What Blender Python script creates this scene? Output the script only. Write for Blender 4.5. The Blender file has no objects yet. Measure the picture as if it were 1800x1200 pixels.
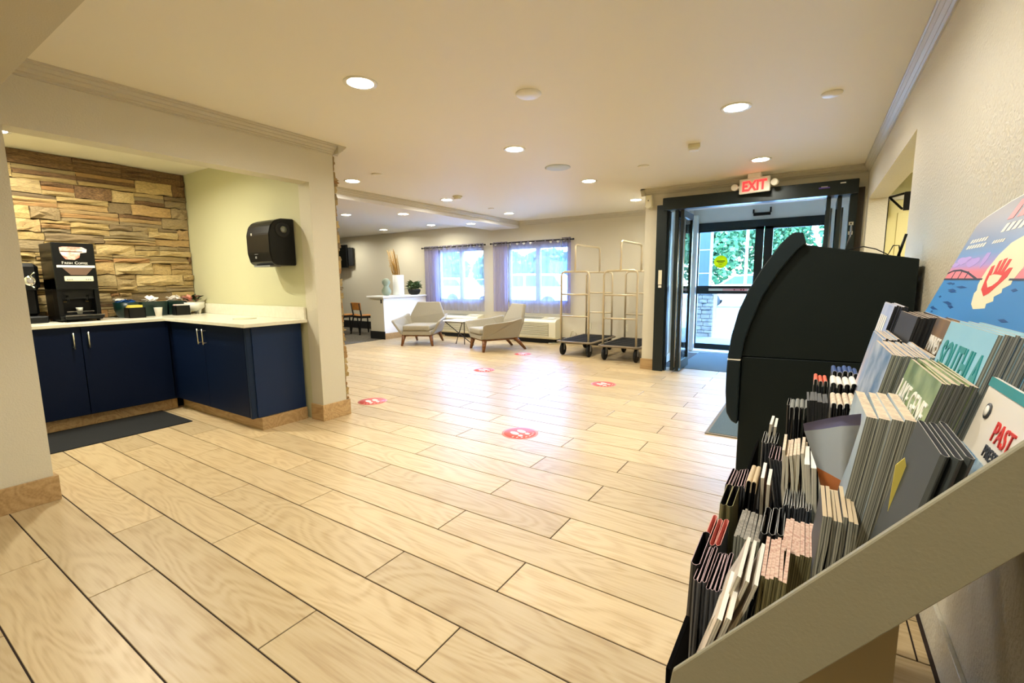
import bpy, bmesh, math, random
from mathutils import Vector, Matrix, Euler
random.seed(7)
SC = bpy.context.scene
COL = SC.collection
R = math.radians

# ------------------------------------------------------------------ camera, world, sun, exposure
cam_d = bpy.data.cameras.new('camera'); cam = bpy.data.objects.new('camera', cam_d); COL.objects.link(cam)
SC.camera = cam
cam_d.sensor_width = 36.0; cam_d.lens = 36.0 * 809.56 / 1800.0
cam_d.clip_start = 0.02; cam_d.clip_end = 300
def cam_rot(yaw, pitch, roll):
    f = Vector((-math.sin(yaw) * math.cos(pitch), math.cos(yaw) * math.cos(pitch), math.sin(pitch)))
    r = Vector((math.cos(yaw), math.sin(yaw), 0)); u = r.cross(f)
    c, s = math.cos(roll), math.sin(roll)
    r2 = c * r + s * u; u2 = -s * r + c * u
    return Matrix((r2, u2, -f)).transposed()
cam.matrix_world = Matrix.Translation((0, 0, 1.246)) @ cam_rot(.5778, -.132, -.0097).to_4x4()

W = bpy.data.worlds.new('world'); SC.world = W; W.use_nodes = True
wn = W.node_tree; bgn = wn.nodes['Background']
sky = wn.nodes.new('ShaderNodeTexSky'); sky.sky_type = 'NISHITA'; sky.sun_disc = False
sky.sun_elevation = R(48); sky.sun_rotation = R(40); sky.air_density = 1.0; sky.dust_density = 1.5
# the lamps are warm and the camera is balanced towards them, so daylight reads blue
wbt = wn.nodes.new('ShaderNodeMix'); wbt.data_type = 'RGBA'; wbt.blend_type = 'MULTIPLY'; wbt.inputs[0].default_value = 1.0
wbt.inputs[7].default_value = (.60, .93, 1.38, 1); wn.links.new(sky.outputs[0], wbt.inputs[6])
wn.links.new(wbt.outputs[2], bgn.inputs[0]); bgn.inputs[1].default_value = 3.7
sun_d = bpy.data.lights.new('sun', 'SUN'); sun_d.energy = 12.0; sun_d.angle = R(0.6); sun_d.color = (.84, .96, 1.0)
sun = bpy.data.objects.new('sun', sun_d); COL.objects.link(sun)
sun.rotation_euler = (R(42), 0, R(-150 + 180))
sun.location = (0, 0, 20)
LAMP_W = 8.5
LAMP_COL = (1.0, .95, .82)
SC.view_settings.view_transform = 'Standard'; SC.view_settings.look = 'None'
SC.view_settings.gamma = 1.0; SC.view_settings.use_curve_mapping = False
SC.view_settings.exposure = 0.95
try:
    SC.cycles.max_bounces = 10; SC.cycles.diffuse_bounces = 6; SC.cycles.transparent_max_bounces = 24
    SC.cycles.sample_clamp_indirect = 6.0
except Exception: pass

# ------------------------------------------------------------------ materials
def lin(c):
    if isinstance(c, str):
        c = [int(c[i:i + 2], 16) / 255 for i in (0, 2, 4)]
    return tuple((x / 12.92 if x <= .04045 else ((x + .055) / 1.055) ** 2.4) for x in c[:3]) + (1,)
MATS = {}
def mat(name, col, rough=.5, metal=0.0, bump=None, noise=None, spec=.5, emit=0.0, sheen=0.0, coat=0.0, coord='Object'):
    """bump=(scale, distance); noise=(scale, second colour, (sx,sy,sz))"""
    if name in MATS: return MATS[name]
    m = bpy.data.materials.new(name); m.use_nodes = True; nt = m.node_tree; b = nt.nodes['Principled BSDF']
    b.inputs['Base Color'].default_value = lin(col); b.inputs['Roughness'].default_value = rough
    b.inputs['Metallic'].default_value = metal; b.inputs['Specular IOR Level'].default_value = spec
    if coat: b.inputs['Coat Weight'].default_value = coat; b.inputs['Coat Roughness'].default_value = .15
    if sheen: b.inputs['Sheen Weight'].default_value = sheen
    if emit: b.inputs['Emission Color'].default_value = lin(col); b.inputs['Emission Strength'].default_value = emit
    tc = nt.nodes.new('ShaderNodeTexCoord')
    if noise:
        mp = nt.nodes.new('ShaderNodeMapping'); nt.links.new(tc.outputs[coord], mp.inputs[0])
        if len(noise) > 2: mp.inputs['Scale'].default_value = noise[2]
        n = nt.nodes.new('ShaderNodeTexNoise'); n.inputs['Scale'].default_value = noise[0]; n.inputs['Detail'].default_value = 5
        nt.links.new(mp.outputs[0], n.inputs[0])
        rp = nt.nodes.new('ShaderNodeValToRGB'); rp.color_ramp.elements[0].position = .35; rp.color_ramp.elements[1].position = .65
        rp.color_ramp.elements[0].color = lin(col); rp.color_ramp.elements[1].color = lin(noise[1])
        nt.links.new(n.outputs[0], rp.inputs[0]); nt.links.new(rp.outputs[0], b.inputs['Base Color'])
    if bump:
        n2 = nt.nodes.new('ShaderNodeTexNoise'); n2.inputs['Scale'].default_value = bump[0]; n2.inputs['Detail'].default_value = 3
        nt.links.new(tc.outputs[coord], n2.inputs[0])
        bp = nt.nodes.new('ShaderNodeBump'); bp.inputs['Distance'].default_value = bump[1]; bp.inputs['Strength'].default_value = .8
        nt.links.new(n2.outputs[0], bp.inputs['Height']); nt.links.new(bp.outputs[0], b.inputs['Normal'])
    MATS[name] = m; return m

def stripes(name, c1, c2, scale, axis=0, rough=.6, coord='Object'):
    """printed stripes / page edges along one axis"""
    if name in MATS: return MATS[name]
    m = bpy.data.materials.new(name); m.use_nodes = True; nt = m.node_tree; b = nt.nodes['Principled BSDF']
    b.inputs['Roughness'].default_value = rough
    tc = nt.nodes.new('ShaderNodeTexCoord'); mp = nt.nodes.new('ShaderNodeMapping')
    s = [.4, .4, .4]; s[axis] = scale; mp.inputs['Scale'].default_value = s
    nt.links.new(tc.outputs[coord], mp.inputs[0])
    n = nt.nodes.new('ShaderNodeTexNoise'); n.inputs['Scale'].default_value = 1; n.inputs['Detail'].default_value = 2
    nt.links.new(mp.outputs[0], n.inputs[0])
    rp = nt.nodes.new('ShaderNodeValToRGB'); rp.color_ramp.elements[0].position = .4; rp.color_ramp.elements[1].position = .6
    rp.color_ramp.elements[0].color = lin(c1); rp.color_ramp.elements[1].color = lin(c2)
    nt.links.new(n.outputs[0], rp.inputs[0]); nt.links.new(rp.outputs[0], b.inputs['Base Color'])
    MATS[name] = m; return m

def wood_plank(name, light, mid, dark, rough=.38, vary=.16, along='x', scale=1.0):
    m = bpy.data.materials.new(name); m.use_nodes = True; nt = m.node_tree; b = nt.nodes['Principled BSDF']
    L = nt.links.new; N = nt.nodes.new
    tc = N('ShaderNodeTexCoord'); oi = N('ShaderNodeObjectInfo')
    mul = N('ShaderNodeMath'); mul.operation = 'MULTIPLY'; mul.inputs[1].default_value = 37.0; L(oi.outputs['Random'], mul.inputs[0])
    cb = N('ShaderNodeCombineXYZ'); L(mul.outputs[0], cb.inputs[0]); L(mul.outputs[0], cb.inputs[1])
    ad = N('ShaderNodeVectorMath'); ad.operation = 'ADD'; L(tc.outputs['Object'], ad.inputs[0]); L(cb.outputs[0], ad.inputs[1])
    mp = N('ShaderNodeMapping'); mp.inputs['Scale'].default_value = (.55 * scale, 2.6 * scale, 2.6 * scale) if along == 'x' else (2.6 * scale, .55 * scale, 2.6 * scale)
    L(ad.outputs[0], mp.inputs[0])
    n1 = N('ShaderNodeTexNoise'); n1.inputs['Scale'].default_value = 1.6; n1.inputs['Detail'].default_value = 2; n1.inputs['Distortion'].default_value = .6
    L(mp.outputs[0], n1.inputs[0])
    # cathedral rings: fract-like wave of the low-frequency field
    sc = N('ShaderNodeMath'); sc.operation = 'MULTIPLY'; sc.inputs[1].default_value = 84.0; L(n1.outputs[0], sc.inputs[0])
    sn = N('ShaderNodeMath'); sn.operation = 'SINE'; L(sc.outputs[0], sn.inputs[0])
    mp2 = N('ShaderNodeMapping'); mp2.inputs['Scale'].default_value = (5, 85, 85) if along == 'x' else (85, 5, 85); L(ad.outputs[0], mp2.inputs[0])
    n2 = N('ShaderNodeTexNoise'); n2.inputs['Scale'].default_value = 1.0; n2.inputs['Detail'].default_value = 6; L(mp2.outputs[0], n2.inputs[0])
    mr = N('ShaderNodeMapRange'); mr.inputs['From Min'].default_value = -1; mr.inputs['To Min'].default_value = .25; mr.inputs['To Max'].default_value = .62
    L(sn.outputs[0], mr.inputs['Value'])
    mx = N('ShaderNodeMath'); mx.operation = 'MULTIPLY_ADD'; mx.inputs[1].default_value = .55; L(n2.outputs[0], mx.inputs[0])
    m2 = N('ShaderNodeMath'); m2.operation = 'MULTIPLY'; m2.inputs[1].default_value = .45; L(mr.outputs[0], m2.inputs[0]); L(m2.outputs[0], mx.inputs[2])
    rp = N('ShaderNodeValToRGB'); e = rp.color_ramp.elements; e[0].position = .25; e[0].color = lin(dark); e[1].position = .75; e[1].color = lin(light)
    k = e.new(.48); k.color = lin(mid); L(mx.outputs[0], rp.inputs[0])
    hv = N('ShaderNodeHueSaturation'); L(rp.outputs[0], hv.inputs['Color'])
    v = N('ShaderNodeMapRange'); v.inputs['To Min'].default_value = 1 - vary; v.inputs['To Max'].default_value = 1 + vary * .35; L(oi.outputs['Random'], v.inputs['Value']); L(v.outputs[0], hv.inputs['Value'])
    L(hv.outputs[0], b.inputs['Base Color']); b.inputs['Roughness'].default_value = rough
    bp = N('ShaderNodeBump'); bp.inputs['Distance'].default_value = .0006; bp.inputs['Strength'].default_value = .5; L(mx.outputs[0], bp.inputs['Height']); L(bp.outputs[0], b.inputs['Normal'])
    MATS[name] = m; return m

def stone_mat(name):
    m = bpy.data.materials.new(name); m.use_nodes = True; nt = m.node_tree; b = nt.nodes['Principled BSDF']
    L = nt.links.new; N = nt.nodes.new
    tc = N('ShaderNodeTexCoord'); oi = N('ShaderNodeObjectInfo'); b.inputs['Roughness'].default_value = .8
    mul = N('ShaderNodeMath'); mul.operation = 'MULTIPLY'; mul.inputs[1].default_value = 53.0; L(oi.outputs['Random'], mul.inputs[0])
    ad = N('ShaderNodeVectorMath'); ad.operation = 'ADD'; L(tc.outputs['Object'], ad.inputs[0]); L(mul.outputs[0], ad.inputs[1])
    rp = N('ShaderNodeValToRGB'); L(oi.outputs['Random'], rp.inputs[0]); e = rp.color_ramp.elements
    e[0].position = 0; e[0].color = lin('c2a468'); e[1].position = 1; e[1].color = lin('e3c98d')
    for p, c in ((.15, 'd9bd7c'), (.3, '8f7a5a'), (.42, 'dcc081'), (.55, 'c9955a'), (.66, 'd8c087'), (.78, '9c8a68'), (.88, 'e0c486')): k = e.new(p); k.color = lin(c)
    mp = N('ShaderNodeMapping'); mp.inputs['Scale'].default_value = (9, 9, 26); L(ad.outputs[0], mp.inputs[0])
    n = N('ShaderNodeTexNoise'); n.inputs['Scale'].default_value = 1; n.inputs['Detail'].default_value = 7; n.inputs['Roughness'].default_value = .7; L(mp.outputs[0], n.inputs[0])
    mr = N('ShaderNodeMapRange'); mr.inputs['From Min'].default_value = .42; mr.inputs['From Max'].default_value = .70; L(n.outputs[0], mr.inputs['Value'])
    mx = N('ShaderNodeMix'); mx.data_type = 'RGBA'; mx.inputs[7].default_value = lin('4a3520'); L(rp.outputs[0], mx.inputs[6])
    f = N('ShaderNodeMath'); f.operation = 'MULTIPLY'; f.inputs[1].default_value = .62; L(mr.outputs[0], f.inputs[0]); L(f.outputs[0], mx.inputs[0])
    L(mx.outputs[2], b.inputs['Base Color'])
    bp = N('ShaderNodeBump'); bp.inputs['Distance'].default_value = .012; L(n.outputs[0], bp.inputs['Height']); L(bp.outputs[0], b.inputs['Normal'])
    MATS[name] = m; return m

def glass_mat(name, tint='ffffff', refl=.10):
    m = bpy.data.materials.new(name); m.use_nodes = True; nt = m.node_tree; nt.nodes.remove(nt.nodes['Principled BSDF'])
    N = nt.nodes.new; L = nt.links.new
    t = N('ShaderNodeBsdfTransparent'); t.inputs[0].default_value = lin(tint); g = N('ShaderNodeBsdfGlossy'); g.inputs['Roughness'].default_value = .02
    fr = N('ShaderNodeFresnel'); fr.inputs[0].default_value = 1.45
    ml = N('ShaderNodeMath'); ml.operation = 'MULTIPLY'; ml.inputs[1].default_value = refl * 10; L(fr.outputs[0], ml.inputs[0]); ml.use_clamp = True
    mx = N('ShaderNodeMixShader'); L(ml.outputs[0], mx.inputs[0]); L(t.outputs[0], mx.inputs[1]); L(g.outputs[0], mx.inputs[2])
    L(mx.outputs[0], nt.nodes['Material Output'].inputs[0]); MATS[name] = m; return m

def sheer_mat(name, col, through):
    m = bpy.data.materials.new(name); m.use_nodes = True; nt = m.node_tree; nt.nodes.remove(nt.nodes['Principled BSDF'])
    N = nt.nodes.new; L = nt.links.new
    t = N('ShaderNodeBsdfTransparent'); t.inputs[0].default_value = (.93, .95, 1, 1)
    d = N('ShaderNodeBsdfDiffuse'); d.inputs[0].default_value = lin(col); tr = N('ShaderNodeBsdfTranslucent'); tr.inputs[0].default_value = lin(col)
    a = N('ShaderNodeMixShader'); a.inputs[0].default_value = .5; L(d.outputs[0], a.inputs[1]); L(tr.outputs[0], a.inputs[2])
    mx = N('ShaderNodeMixShader'); mx.inputs[0].default_value = through; L(a.outputs[0], mx.inputs[1]); L(t.outputs[0], mx.inputs[2])
    L(mx.outputs[0], nt.nodes['Material Output'].inputs[0]); MATS[name] = m; return m

M_WALL = mat('wall paint', 'cfc9b4', .55, bump=(140, .0022), coord='Object')
M_WALLR = mat('wall texture paint', 'cfcab9', .42, bump=(75, .006))
M_ALC = mat('lamp tinted alcove paint', 'c4c29c', .55, bump=(140, .0015))  # yellow-green of the alcove lamp's light mixed into the wall colour
M_CEIL = mat('ceiling paint', 'e4dfcd', .6)
M_CEIL2 = mat('dining ceiling paint', 'dad9d6', .6)
M_SOFF = mat('soffit paint', 'c0b9a2', .6, bump=(160, .0015))
M_TRIM = mat('crown paint', 'c2bca8', .4)
M_PLANK = wood_plank('oak look tile', 'd3bf98', 'c9b289', 'b2966c')
M_BASE = wood_plank('oak look base', 'cdaf80', 'bb9a6a', '9d7c50', rough=.45)
M_GROUT = mat('dark grout', '2c1d14', .9)
M_STONE = stone_mat('ledge stone')
M_MORT = mat('stone joint shadow', '4a3a26', .95)
M_NAVY = mat('navy laminate', '06142e', .5, spec=.15)
M_NAVYE = mat('navy edge', '16263e', .5, spec=.2)
M_QUARTZ = mat('cream quartz', 'dedac4', .2, noise=(30, 'e4e0cc'))
M_STEEL = mat('brushed nickel', 'd8d6cc', .28, metal=1)
M_CHROME = mat('chrome', 'e6e6e6', .12, metal=1)
M_BLACK = mat('black plastic', '0a0b0b', .34, spec=.3)
M_BLACKM = mat('black matt', '0b0c0c', .7)
M_GREY = mat('grey plastic', '8c8e8e', .5)
M_WHITE = mat('white plastic', 'e8e6dc', .4)
M_WHITEP = mat('white paint', 'eff0ec', .45)
M_CREAMP = mat('cream plastic', 'e0dbbf', .45)
M_ATM = mat('kiosk dark shell', '0f1918', .55, bump=(500, .0006), spec=.22)
M_ATM2 = mat('kiosk dark bezel', '112026', .42, spec=.3)
M_FRAME = mat('black aluminium', '1a2426', .35, metal=.3)
M_FRAMEB = mat('dark bronze trim', '3a3026', .5)
M_GLASS = glass_mat('door glass', 'f4fbfb', .09)
M_WGLASS = glass_mat('window glass', 'f6fbff', .08)
M_VINYL = mat('shaded window vinyl', 'a9b6c6', .45)  # white vinyl, its bluish shade put into the base colour
M_RUB = mat('black ribbed rubber', '0c0e0f', .85, bump=(260, .003))
M_MATG = mat('grey entrance mat', '5b6f78', .95, bump=(300, .004), noise=(160, '46555c'))
M_FAB = mat('greige tweed', 'a29b88', .95, noise=(210, '8f8774', (1, 1, 2)), bump=(420, .0012), sheen=.2)
M_WALNUT = mat('walnut legs', '8a5a30', .45, noise=(18, '5a3319', (1, 1, 6)))
M_OAK = mat('honey oak ply', 'c98a3e', .4, noise=(10, 'b0712c', (1, 5, 1)))
M_CARPET = mat('dining carpet', '6c6658', .98, noise=(26, '443f38', (1, 2.4, 1)), bump=(300, .003))
M_RED = mat('floor decal red', 'e4605a', .5)
M_PINK = mat('floor decal rim', 'e89a90', .5)
M_DECW = mat('floor decal white', 'f0e6dc', .5)
def emis(name, col, s):
    m = mat(name, col, .5, emit=s); return m
M_LAMP = emis('lamp lens', 'fff3da', 22)
M_EXITR = emis('exit red', 'ff2a2a', 1.6)

# ------------------------------------------------------------------ mesh builder
class MB:
    def __init__(s): s.bm = bmesh.new(); s.mats = []
    def mi(s, m):
        if m not in s.mats: s.mats.append(m)
        return s.mats.index(m)
    def _add(s, bm2, m, M=None):
        i = s.mi(m) if m is not None else None
        if M is not None: bmesh.ops.transform(bm2, matrix=M, verts=bm2.verts)
        mp = {}
        for v in bm2.verts: mp[v] = s.bm.verts.new(v.co)
        for f in bm2.faces:
            try: g = s.bm.faces.new([mp[v] for v in f.verts])
            except ValueError: continue
            g.material_index = i if i is not None else f.material_index; g.smooth = f.smooth
        bm2.free()
    def box(s, x0, x1, y0, y1, z0, z1, m, bev=0, M=None, seg=1):
        b = bmesh.new(); bmesh.ops.create_cube(b, size=1)
        for v in b.verts: v.co = Vector(((x0 + x1) / 2 + v.co.x * (x1 - x0), (y0 + y1) / 2 + v.co.y * (y1 - y0), (z0 + z1) / 2 + v.co.z * (z1 - z0)))
        if bev: bmesh.ops.bevel(b, geom=list(b.edges), offset=bev, segments=seg, profile=.6, affect='EDGES')
        if bev and seg > 1:
            for f in b.faces: f.smooth = True
        s._add(b, m, M); return s
    def prism(s, pts, off, m, bev=0):
        b = bmesh.new(); a = [b.verts.new(p) for p in pts]; o = Vector(off); c = [b.verts.new(Vector(p) + o) for p in pts]; n = len(pts)
        b.faces.new(a); b.faces.new(c[::-1])
        for i in range(n): b.faces.new([a[i], c[i], c[(i + 1) % n], a[(i + 1) % n]])
        bmesh.ops.recalc_face_normals(b, faces=b.faces)
        if bev: bmesh.ops.bevel(b, geom=list(b.edges), offset=bev, segments=1, affect='EDGES')
        s._add(b, m); return s
    def face(s, pts, m, smooth=False):
        f = s.bm.faces.new([s.bm.verts.new(p) for p in pts]); f.material_index = s.mi(m); f.smooth = smooth; return s
    def rod(s, p0, p1, r0, m, r1=None, seg=10, caps=True):
        r1 = r0 if r1 is None else r1; p0 = Vector(p0); p1 = Vector(p1); d = p1 - p0
        q = d.to_track_quat('Z', 'Y').to_matrix(); b = bmesh.new(); A = []; B = []
        for i in range(seg):
            a = 2 * math.pi * i / seg; v = Vector((math.cos(a), math.sin(a), 0))
            A.append(b.verts.new(p0 + q @ (v * r0))); B.append(b.verts.new(p1 + q @ (v * r1)))
        for i in range(seg):
            f = b.faces.new([A[i], A[(i + 1) % seg], B[(i + 1) % seg], B[i]]); f.smooth = seg > 5
        if caps: b.faces.new(A[::-1]); b.faces.new(B)
        s._add(b, m); return s
    def tube(s, pts, r, m, seg=8):
        pts = [Vector(p) for p in pts]; b = bmesh.new(); rings = []; up = Vector((0.31, 0.17, .93))
        for i, p in enumerate(pts):
            t = (pts[min(i + 1, len(pts) - 1)] - pts[max(i - 1, 0)]).normalized()
            a = up.cross(t).normalized(); c = t.cross(a)
            rings.append([b.verts.new(p + (a * math.cos(2 * math.pi * k / seg) + c * math.sin(2 * math.pi * k / seg)) * r) for k in range(seg)])
        for i in range(len(rings) - 1):
            for k in range(seg):
                f = b.faces.new([rings[i][k], rings[i][(k + 1) % seg], rings[i + 1][(k + 1) % seg], rings[i + 1][k]]); f.smooth = True
        b.faces.new(rings[0][::-1]); b.faces.new(rings[-1])
        s._add(b, m); return s
    def lathe(s, prof, c, m, seg=24, M=None):
        b = bmesh.new(); rings = []
        for r, z in prof: rings.append([b.verts.new((r * math.cos(2 * math.pi * k / seg), r * math.sin(2 * math.pi * k / seg), z)) for k in range(seg)])
        for i in range(len(rings) - 1):
            for k in range(seg):
                f = b.faces.new([rings[i][k], rings[i][(k + 1) % seg], rings[i + 1][(k + 1) % seg], rings[i + 1][k]]); f.smooth = True
        b.faces.new(rings[0][::-1]); b.faces.new(rings[-1])
        T = Matrix.Translation(c)
        s._add(b, m, T @ M if M is not None else T); return s
    def ball(s, c, r, m, sub=2, sc=(1, 1, 1), jit=0):
        b = bmesh.new(); bmesh.ops.create_icosphere(b, subdivisions=sub, radius=r)
        for v in b.verts:
            k = 1 + random.uniform(-jit, jit); v.co = Vector((v.co.x * sc[0] * k, v.co.y * sc[1] * k, v.co.z * sc[2] * k)) + Vector(c)
        for f in b.faces: f.smooth = True
        s._add(b, m); return s
    def text(s, body, size, M, m, ext=.0006, sx=1.0, align='LEFT', bold=0.0):
        c = bpy.data.curves.new('txt', 'FONT'); c.body = body; c.size = size; c.extrude = ext; c.align_x = align; c.offset = bold; c.resolution_u = 3
        o = bpy.data.objects.new('txt', c); me = bpy.data.meshes.new_from_object(o)
        b = bmesh.new(); b.from_mesh(me); bpy.data.objects.remove(o); bpy.data.curves.remove(c); bpy.data.meshes.remove(me)
        bmesh.ops.transform(b, matrix=Matrix.Diagonal((sx, 1, 1, 1)), verts=b.verts)
        s._add(b, m, M); return s
    def mesh(s, name):
        me = bpy.data.meshes.new(name); s.bm.normal_update(); s.bm.to_mesh(me); s.bm.free()
        for m in s.mats: me.materials.append(m)
        return me
    def build(s, name, parent=None, local=False, origin=None, smooth=False):
        if smooth:
            for f in s.bm.faces: f.smooth = True
        if parent is not None:
            if not local:
                o = wloc(parent)
                for v in s.bm.verts: v.co -= o
            ob = bpy.data.objects.new(name, s.mesh(name)); ob.parent = parent
        else:
            if origin is None:
                vs = s.bm.verts; xs = [v.co.x for v in vs]; ys = [v.co.y for v in vs]
                origin = Vector(((min(xs) + max(xs)) / 2, (min(ys) + max(ys)) / 2, min(v.co.z for v in vs)))
            origin = Vector(origin)
            for v in s.bm.verts: v.co -= origin
            ob = bpy.data.objects.new(name, s.mesh(name)); ob.location = origin
        COL.objects.link(ob); return ob
def wloc(o):
    v = Vector((0, 0, 0))
    while o is not None: v += o.location; o = o.parent
    return v
def tag(o, label, cat, group=None, kind=None):
    o['label'] = label; o['category'] = cat
    if group: o['group'] = group
    if kind: o['kind'] = kind
    return o
def thing(name, label, cat, loc=(0, 0, 0), rz=0, group=None):
    o = bpy.data.objects.new(name, None); o.empty_display_size = .1; COL.objects.link(o); o.location = loc; o.rotation_euler = (0, 0, rz)
    return tag(o, label, cat, group)
def struct(o, label=None):
    o['kind'] = 'structure'
    if label: o['label'] = label
    return o
def kids(o): return [c for c in bpy.data.objects if c.parent == o]
def copy_tree(o, parent=None):
    c = o.copy(); COL.objects.link(c)
    if parent is not None: c.parent = parent
    for ch in CH.get(o.name, []): copy_tree(ch, c)
    return c
CH = {}
def reg(o):
    CH[o.name] = kids(o)
    for c in CH[o.name]: reg(c)
B = lambda *a, **k: MB().box(*a, **k)

# ------------------------------------------------------------------ room shell
ZC = 2.43; XL = -3.636; XR = .42; YD = 6.33; YF = 8.16; YJ = 2.456; XS = -5.93
floor = struct(B(-7.80, .60, -3.2, 8.16, -.10, -.004, M_GROUT).build('floor'))
# planks
PL, PW, GAP = 1.36, .2275, .0058
full_me = None; n_pl = 0; stuff = MB()
def plank_mesh(L_, W_):
    return B(-L_ / 2, L_ / 2, -W_ / 2, W_ / 2, -.010, 0, M_PLANK, bev=.0012).mesh('plank')
cache = {}
for k in range(-16, 36):
    y0 = .4864 + k * PW; y1 = y0 + PW
    if y0 > 8.15: break
    off = -.997 if k % 2 == 0 else -1.52
    for j in range(-6, 3):
        x0 = off + j * PL; x1 = x0 + PL
        lo = -7.78
        if y1 < 2.46: lo = -5.40
        elif y0 < 2.74: lo = -5.95
        hi = .60 if 3.4 < y0 < 6.2 else .415
        if y0 > 6.40: hi = -1.90 if y0 > 6.5 else .415
        a, b_ = max(x0, lo), min(x1, hi)
        if b_ - a < .03: continue
        yy1 = min(y1, YF)
        if y1 < -.2:
            stuff.box(a + GAP / 2, b_ - GAP / 2, y0 + GAP / 2, yy1 - GAP / 2, -.01, 0, M_PLANK); continue
        key = (round(b_ - a, 3), round(yy1 - y0, 3))
        if key not in cache: cache[key] = plank_mesh(b_ - a - GAP, yy1 - y0 - GAP)
        o = bpy.data.objects.new('plank', cache[key]); COL.objects.link(o); o.parent = floor
        o.location = Vector(((a + b_) / 2, (y0 + yy1) / 2, 0)) - floor.location; n_pl += 1
so = stuff.build('plank_field', floor); so['kind'] = 'stuff'
struct(B(-13, -7.80, 2.74, 8.16, -.10, .004, M_CARPET).build('floor_dining'))
struct(B(-1.95, .42, 6.42, 8.62, -.10, -.006, mat('vestibule tile', 'b9c4cc', .4)).build('floor_entrance'))
# ceiling
struct(B(-5.12, .6, -3.2, 8.31, ZC, ZC + .1, M_CEIL).build('ceiling'))
struct(B(-13, -5.82, 2.6, 8.31, ZC, ZC + .1, M_CEIL2).build('ceiling_dining'))
struct(B(-5.82, -5.12, 2.74, 8.155, 2.30, 2.50, M_CEIL2).build('trim_1'))
struct(B(-6.1, -5.10, .3, 2.70, 2.431, ZC + .1, M_CEIL).build('ceiling_alcove'))
struct(B(-3.60, -1.0, -3.15, .64, 2.20, 2.429, M_SOFF).build('trim_2'))
# left side: header over alcove, near post, pillar and alcove walls
struct(B(XL - .15, XL, .68, YJ, 2.086, ZC, M_WALL).build('wall_left_header'))
struct(B(XL - .28, XL, .465, .68, 0, ZC, M_WALL).build('wall_left_post'))
struct(B(XL - .28, XL, -3.2, .465, 2.1, ZC, M_WALL).build('wall_left_near'))
wp = struct(B(-6.1, XL, YJ, 2.70, 0, ZC, M_ALC).build('wall_alcove_side'))
# the front end of that wall (lobby paint, no lamp tint)
struct(B(XL - .0005, XL + .001, YJ, 2.70, 0, ZC, M_WALL).build('wall_pillar_face'))
struct(B(-6.1, XL - .28, .3, .465, 0, ZC, M_ALC).build('wall_alcove_near'))
struct(B(-3.795, XL, YJ - .0015, YJ + .001, 0, 2.086, M_WALL).build('wall_pillar_reveal'))
wb = struct(B(-6.1, XS, .465, YJ, 0, ZC, M_MORT).build('wall_alcove_back'))
struct(B(-6.1, -5.99, -3.2, .3, 0, ZC, M_WALL).build('wall_desk_side'))
struct(B(-6.1, XL, -3.3, -3.2, 0, ZC, M_WALL).build('wall_desk_rear'))
struct(B(-6.1, XL - .28, -3.2, .3, 2.431, ZC + .1, M_CEIL).build('ceiling_desk'))
struct(B(-6.1, -5.4, -3.2, .3, -.1, 0, M_CARPET).build('floor_desk'))
# right wall with side opening
rw = MB(); rw.box(XR, XR + .16, -3.2, 3.43, 0, ZC, M_WALLR); rw.box(XR, XR + .16, 3.43, 6.14, 2.045, ZC, M_WALLR); rw.box(XR, XR + .16, 6.14, 6.50, 0, ZC, M_WALLR)
struct(rw.build('wall_right'))
struct(B(XL - .3, XR + .16, -3.3, -3.2, 0, ZC, M_WALL).build('wall_rear'))
# corridor behind the opening
cr = MB(); cr.box(.58, 2.6, 6.34, 6.50, 0, 2.30, M_ALC); cr.box(2.5, 2.6, 2.6, 6.34, 0, 2.30, M_ALC); cr.box(.58, 2.5, 2.5, 2.6, 0, 2.30, M_ALC)
struct(cr.build('wall_corridor'))
struct(B(.58, 2.6, 2.5, 6.50, 2.30, 2.40, M_CEIL).build('ceiling_corridor'))
struct(B(.60, 2.6, 2.5, 6.34, -.10, -.002, M_PLANK).build('floor_corridor'))
# entrance wall
ew = MB(); ew.box(-1.96, -1.80, YD, 6.50, 0, ZC, M_WALL); ew.box(-1.80, XR, YD, 6.50, 2.13, ZC, M_WALL); ew.box(.335, XR, YD, 6.50, 0, 2.13, M_WALL)
struct(ew.build('wall_entrance'))
# far wall with two window holes
fw = MB(); y0, y1 = YF, YF + .15
LW = (-7.37, -6.03, .79, 1.945); RW_ = (-5.42, -4.00, .79, 1.93)
fw.box(-13, LW[0], y0, y1, 0, ZC, M_WALL); fw.box(LW[1], RW_[0], y0, y1, 0, ZC, M_WALL); fw.box(RW_[1], -1.80, y0, y1, 0, ZC, M_WALL)
for w in (LW, RW_): fw.box(w[0], w[1], y0, y1, 0, w[2], M_WALL); fw.box(w[0], w[1], y0, y1, w[3], ZC, M_WALL)
struct(fw.build('wall_far'))
struct(B(-13.1, -13, 2.6, 8.31, 0, ZC, M_WALL).build('wall_dining_end'))
struct(B(-13, -6.1, 2.6, 2.70, 0, ZC, M_WALL).build('wall_dining_near'))
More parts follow.
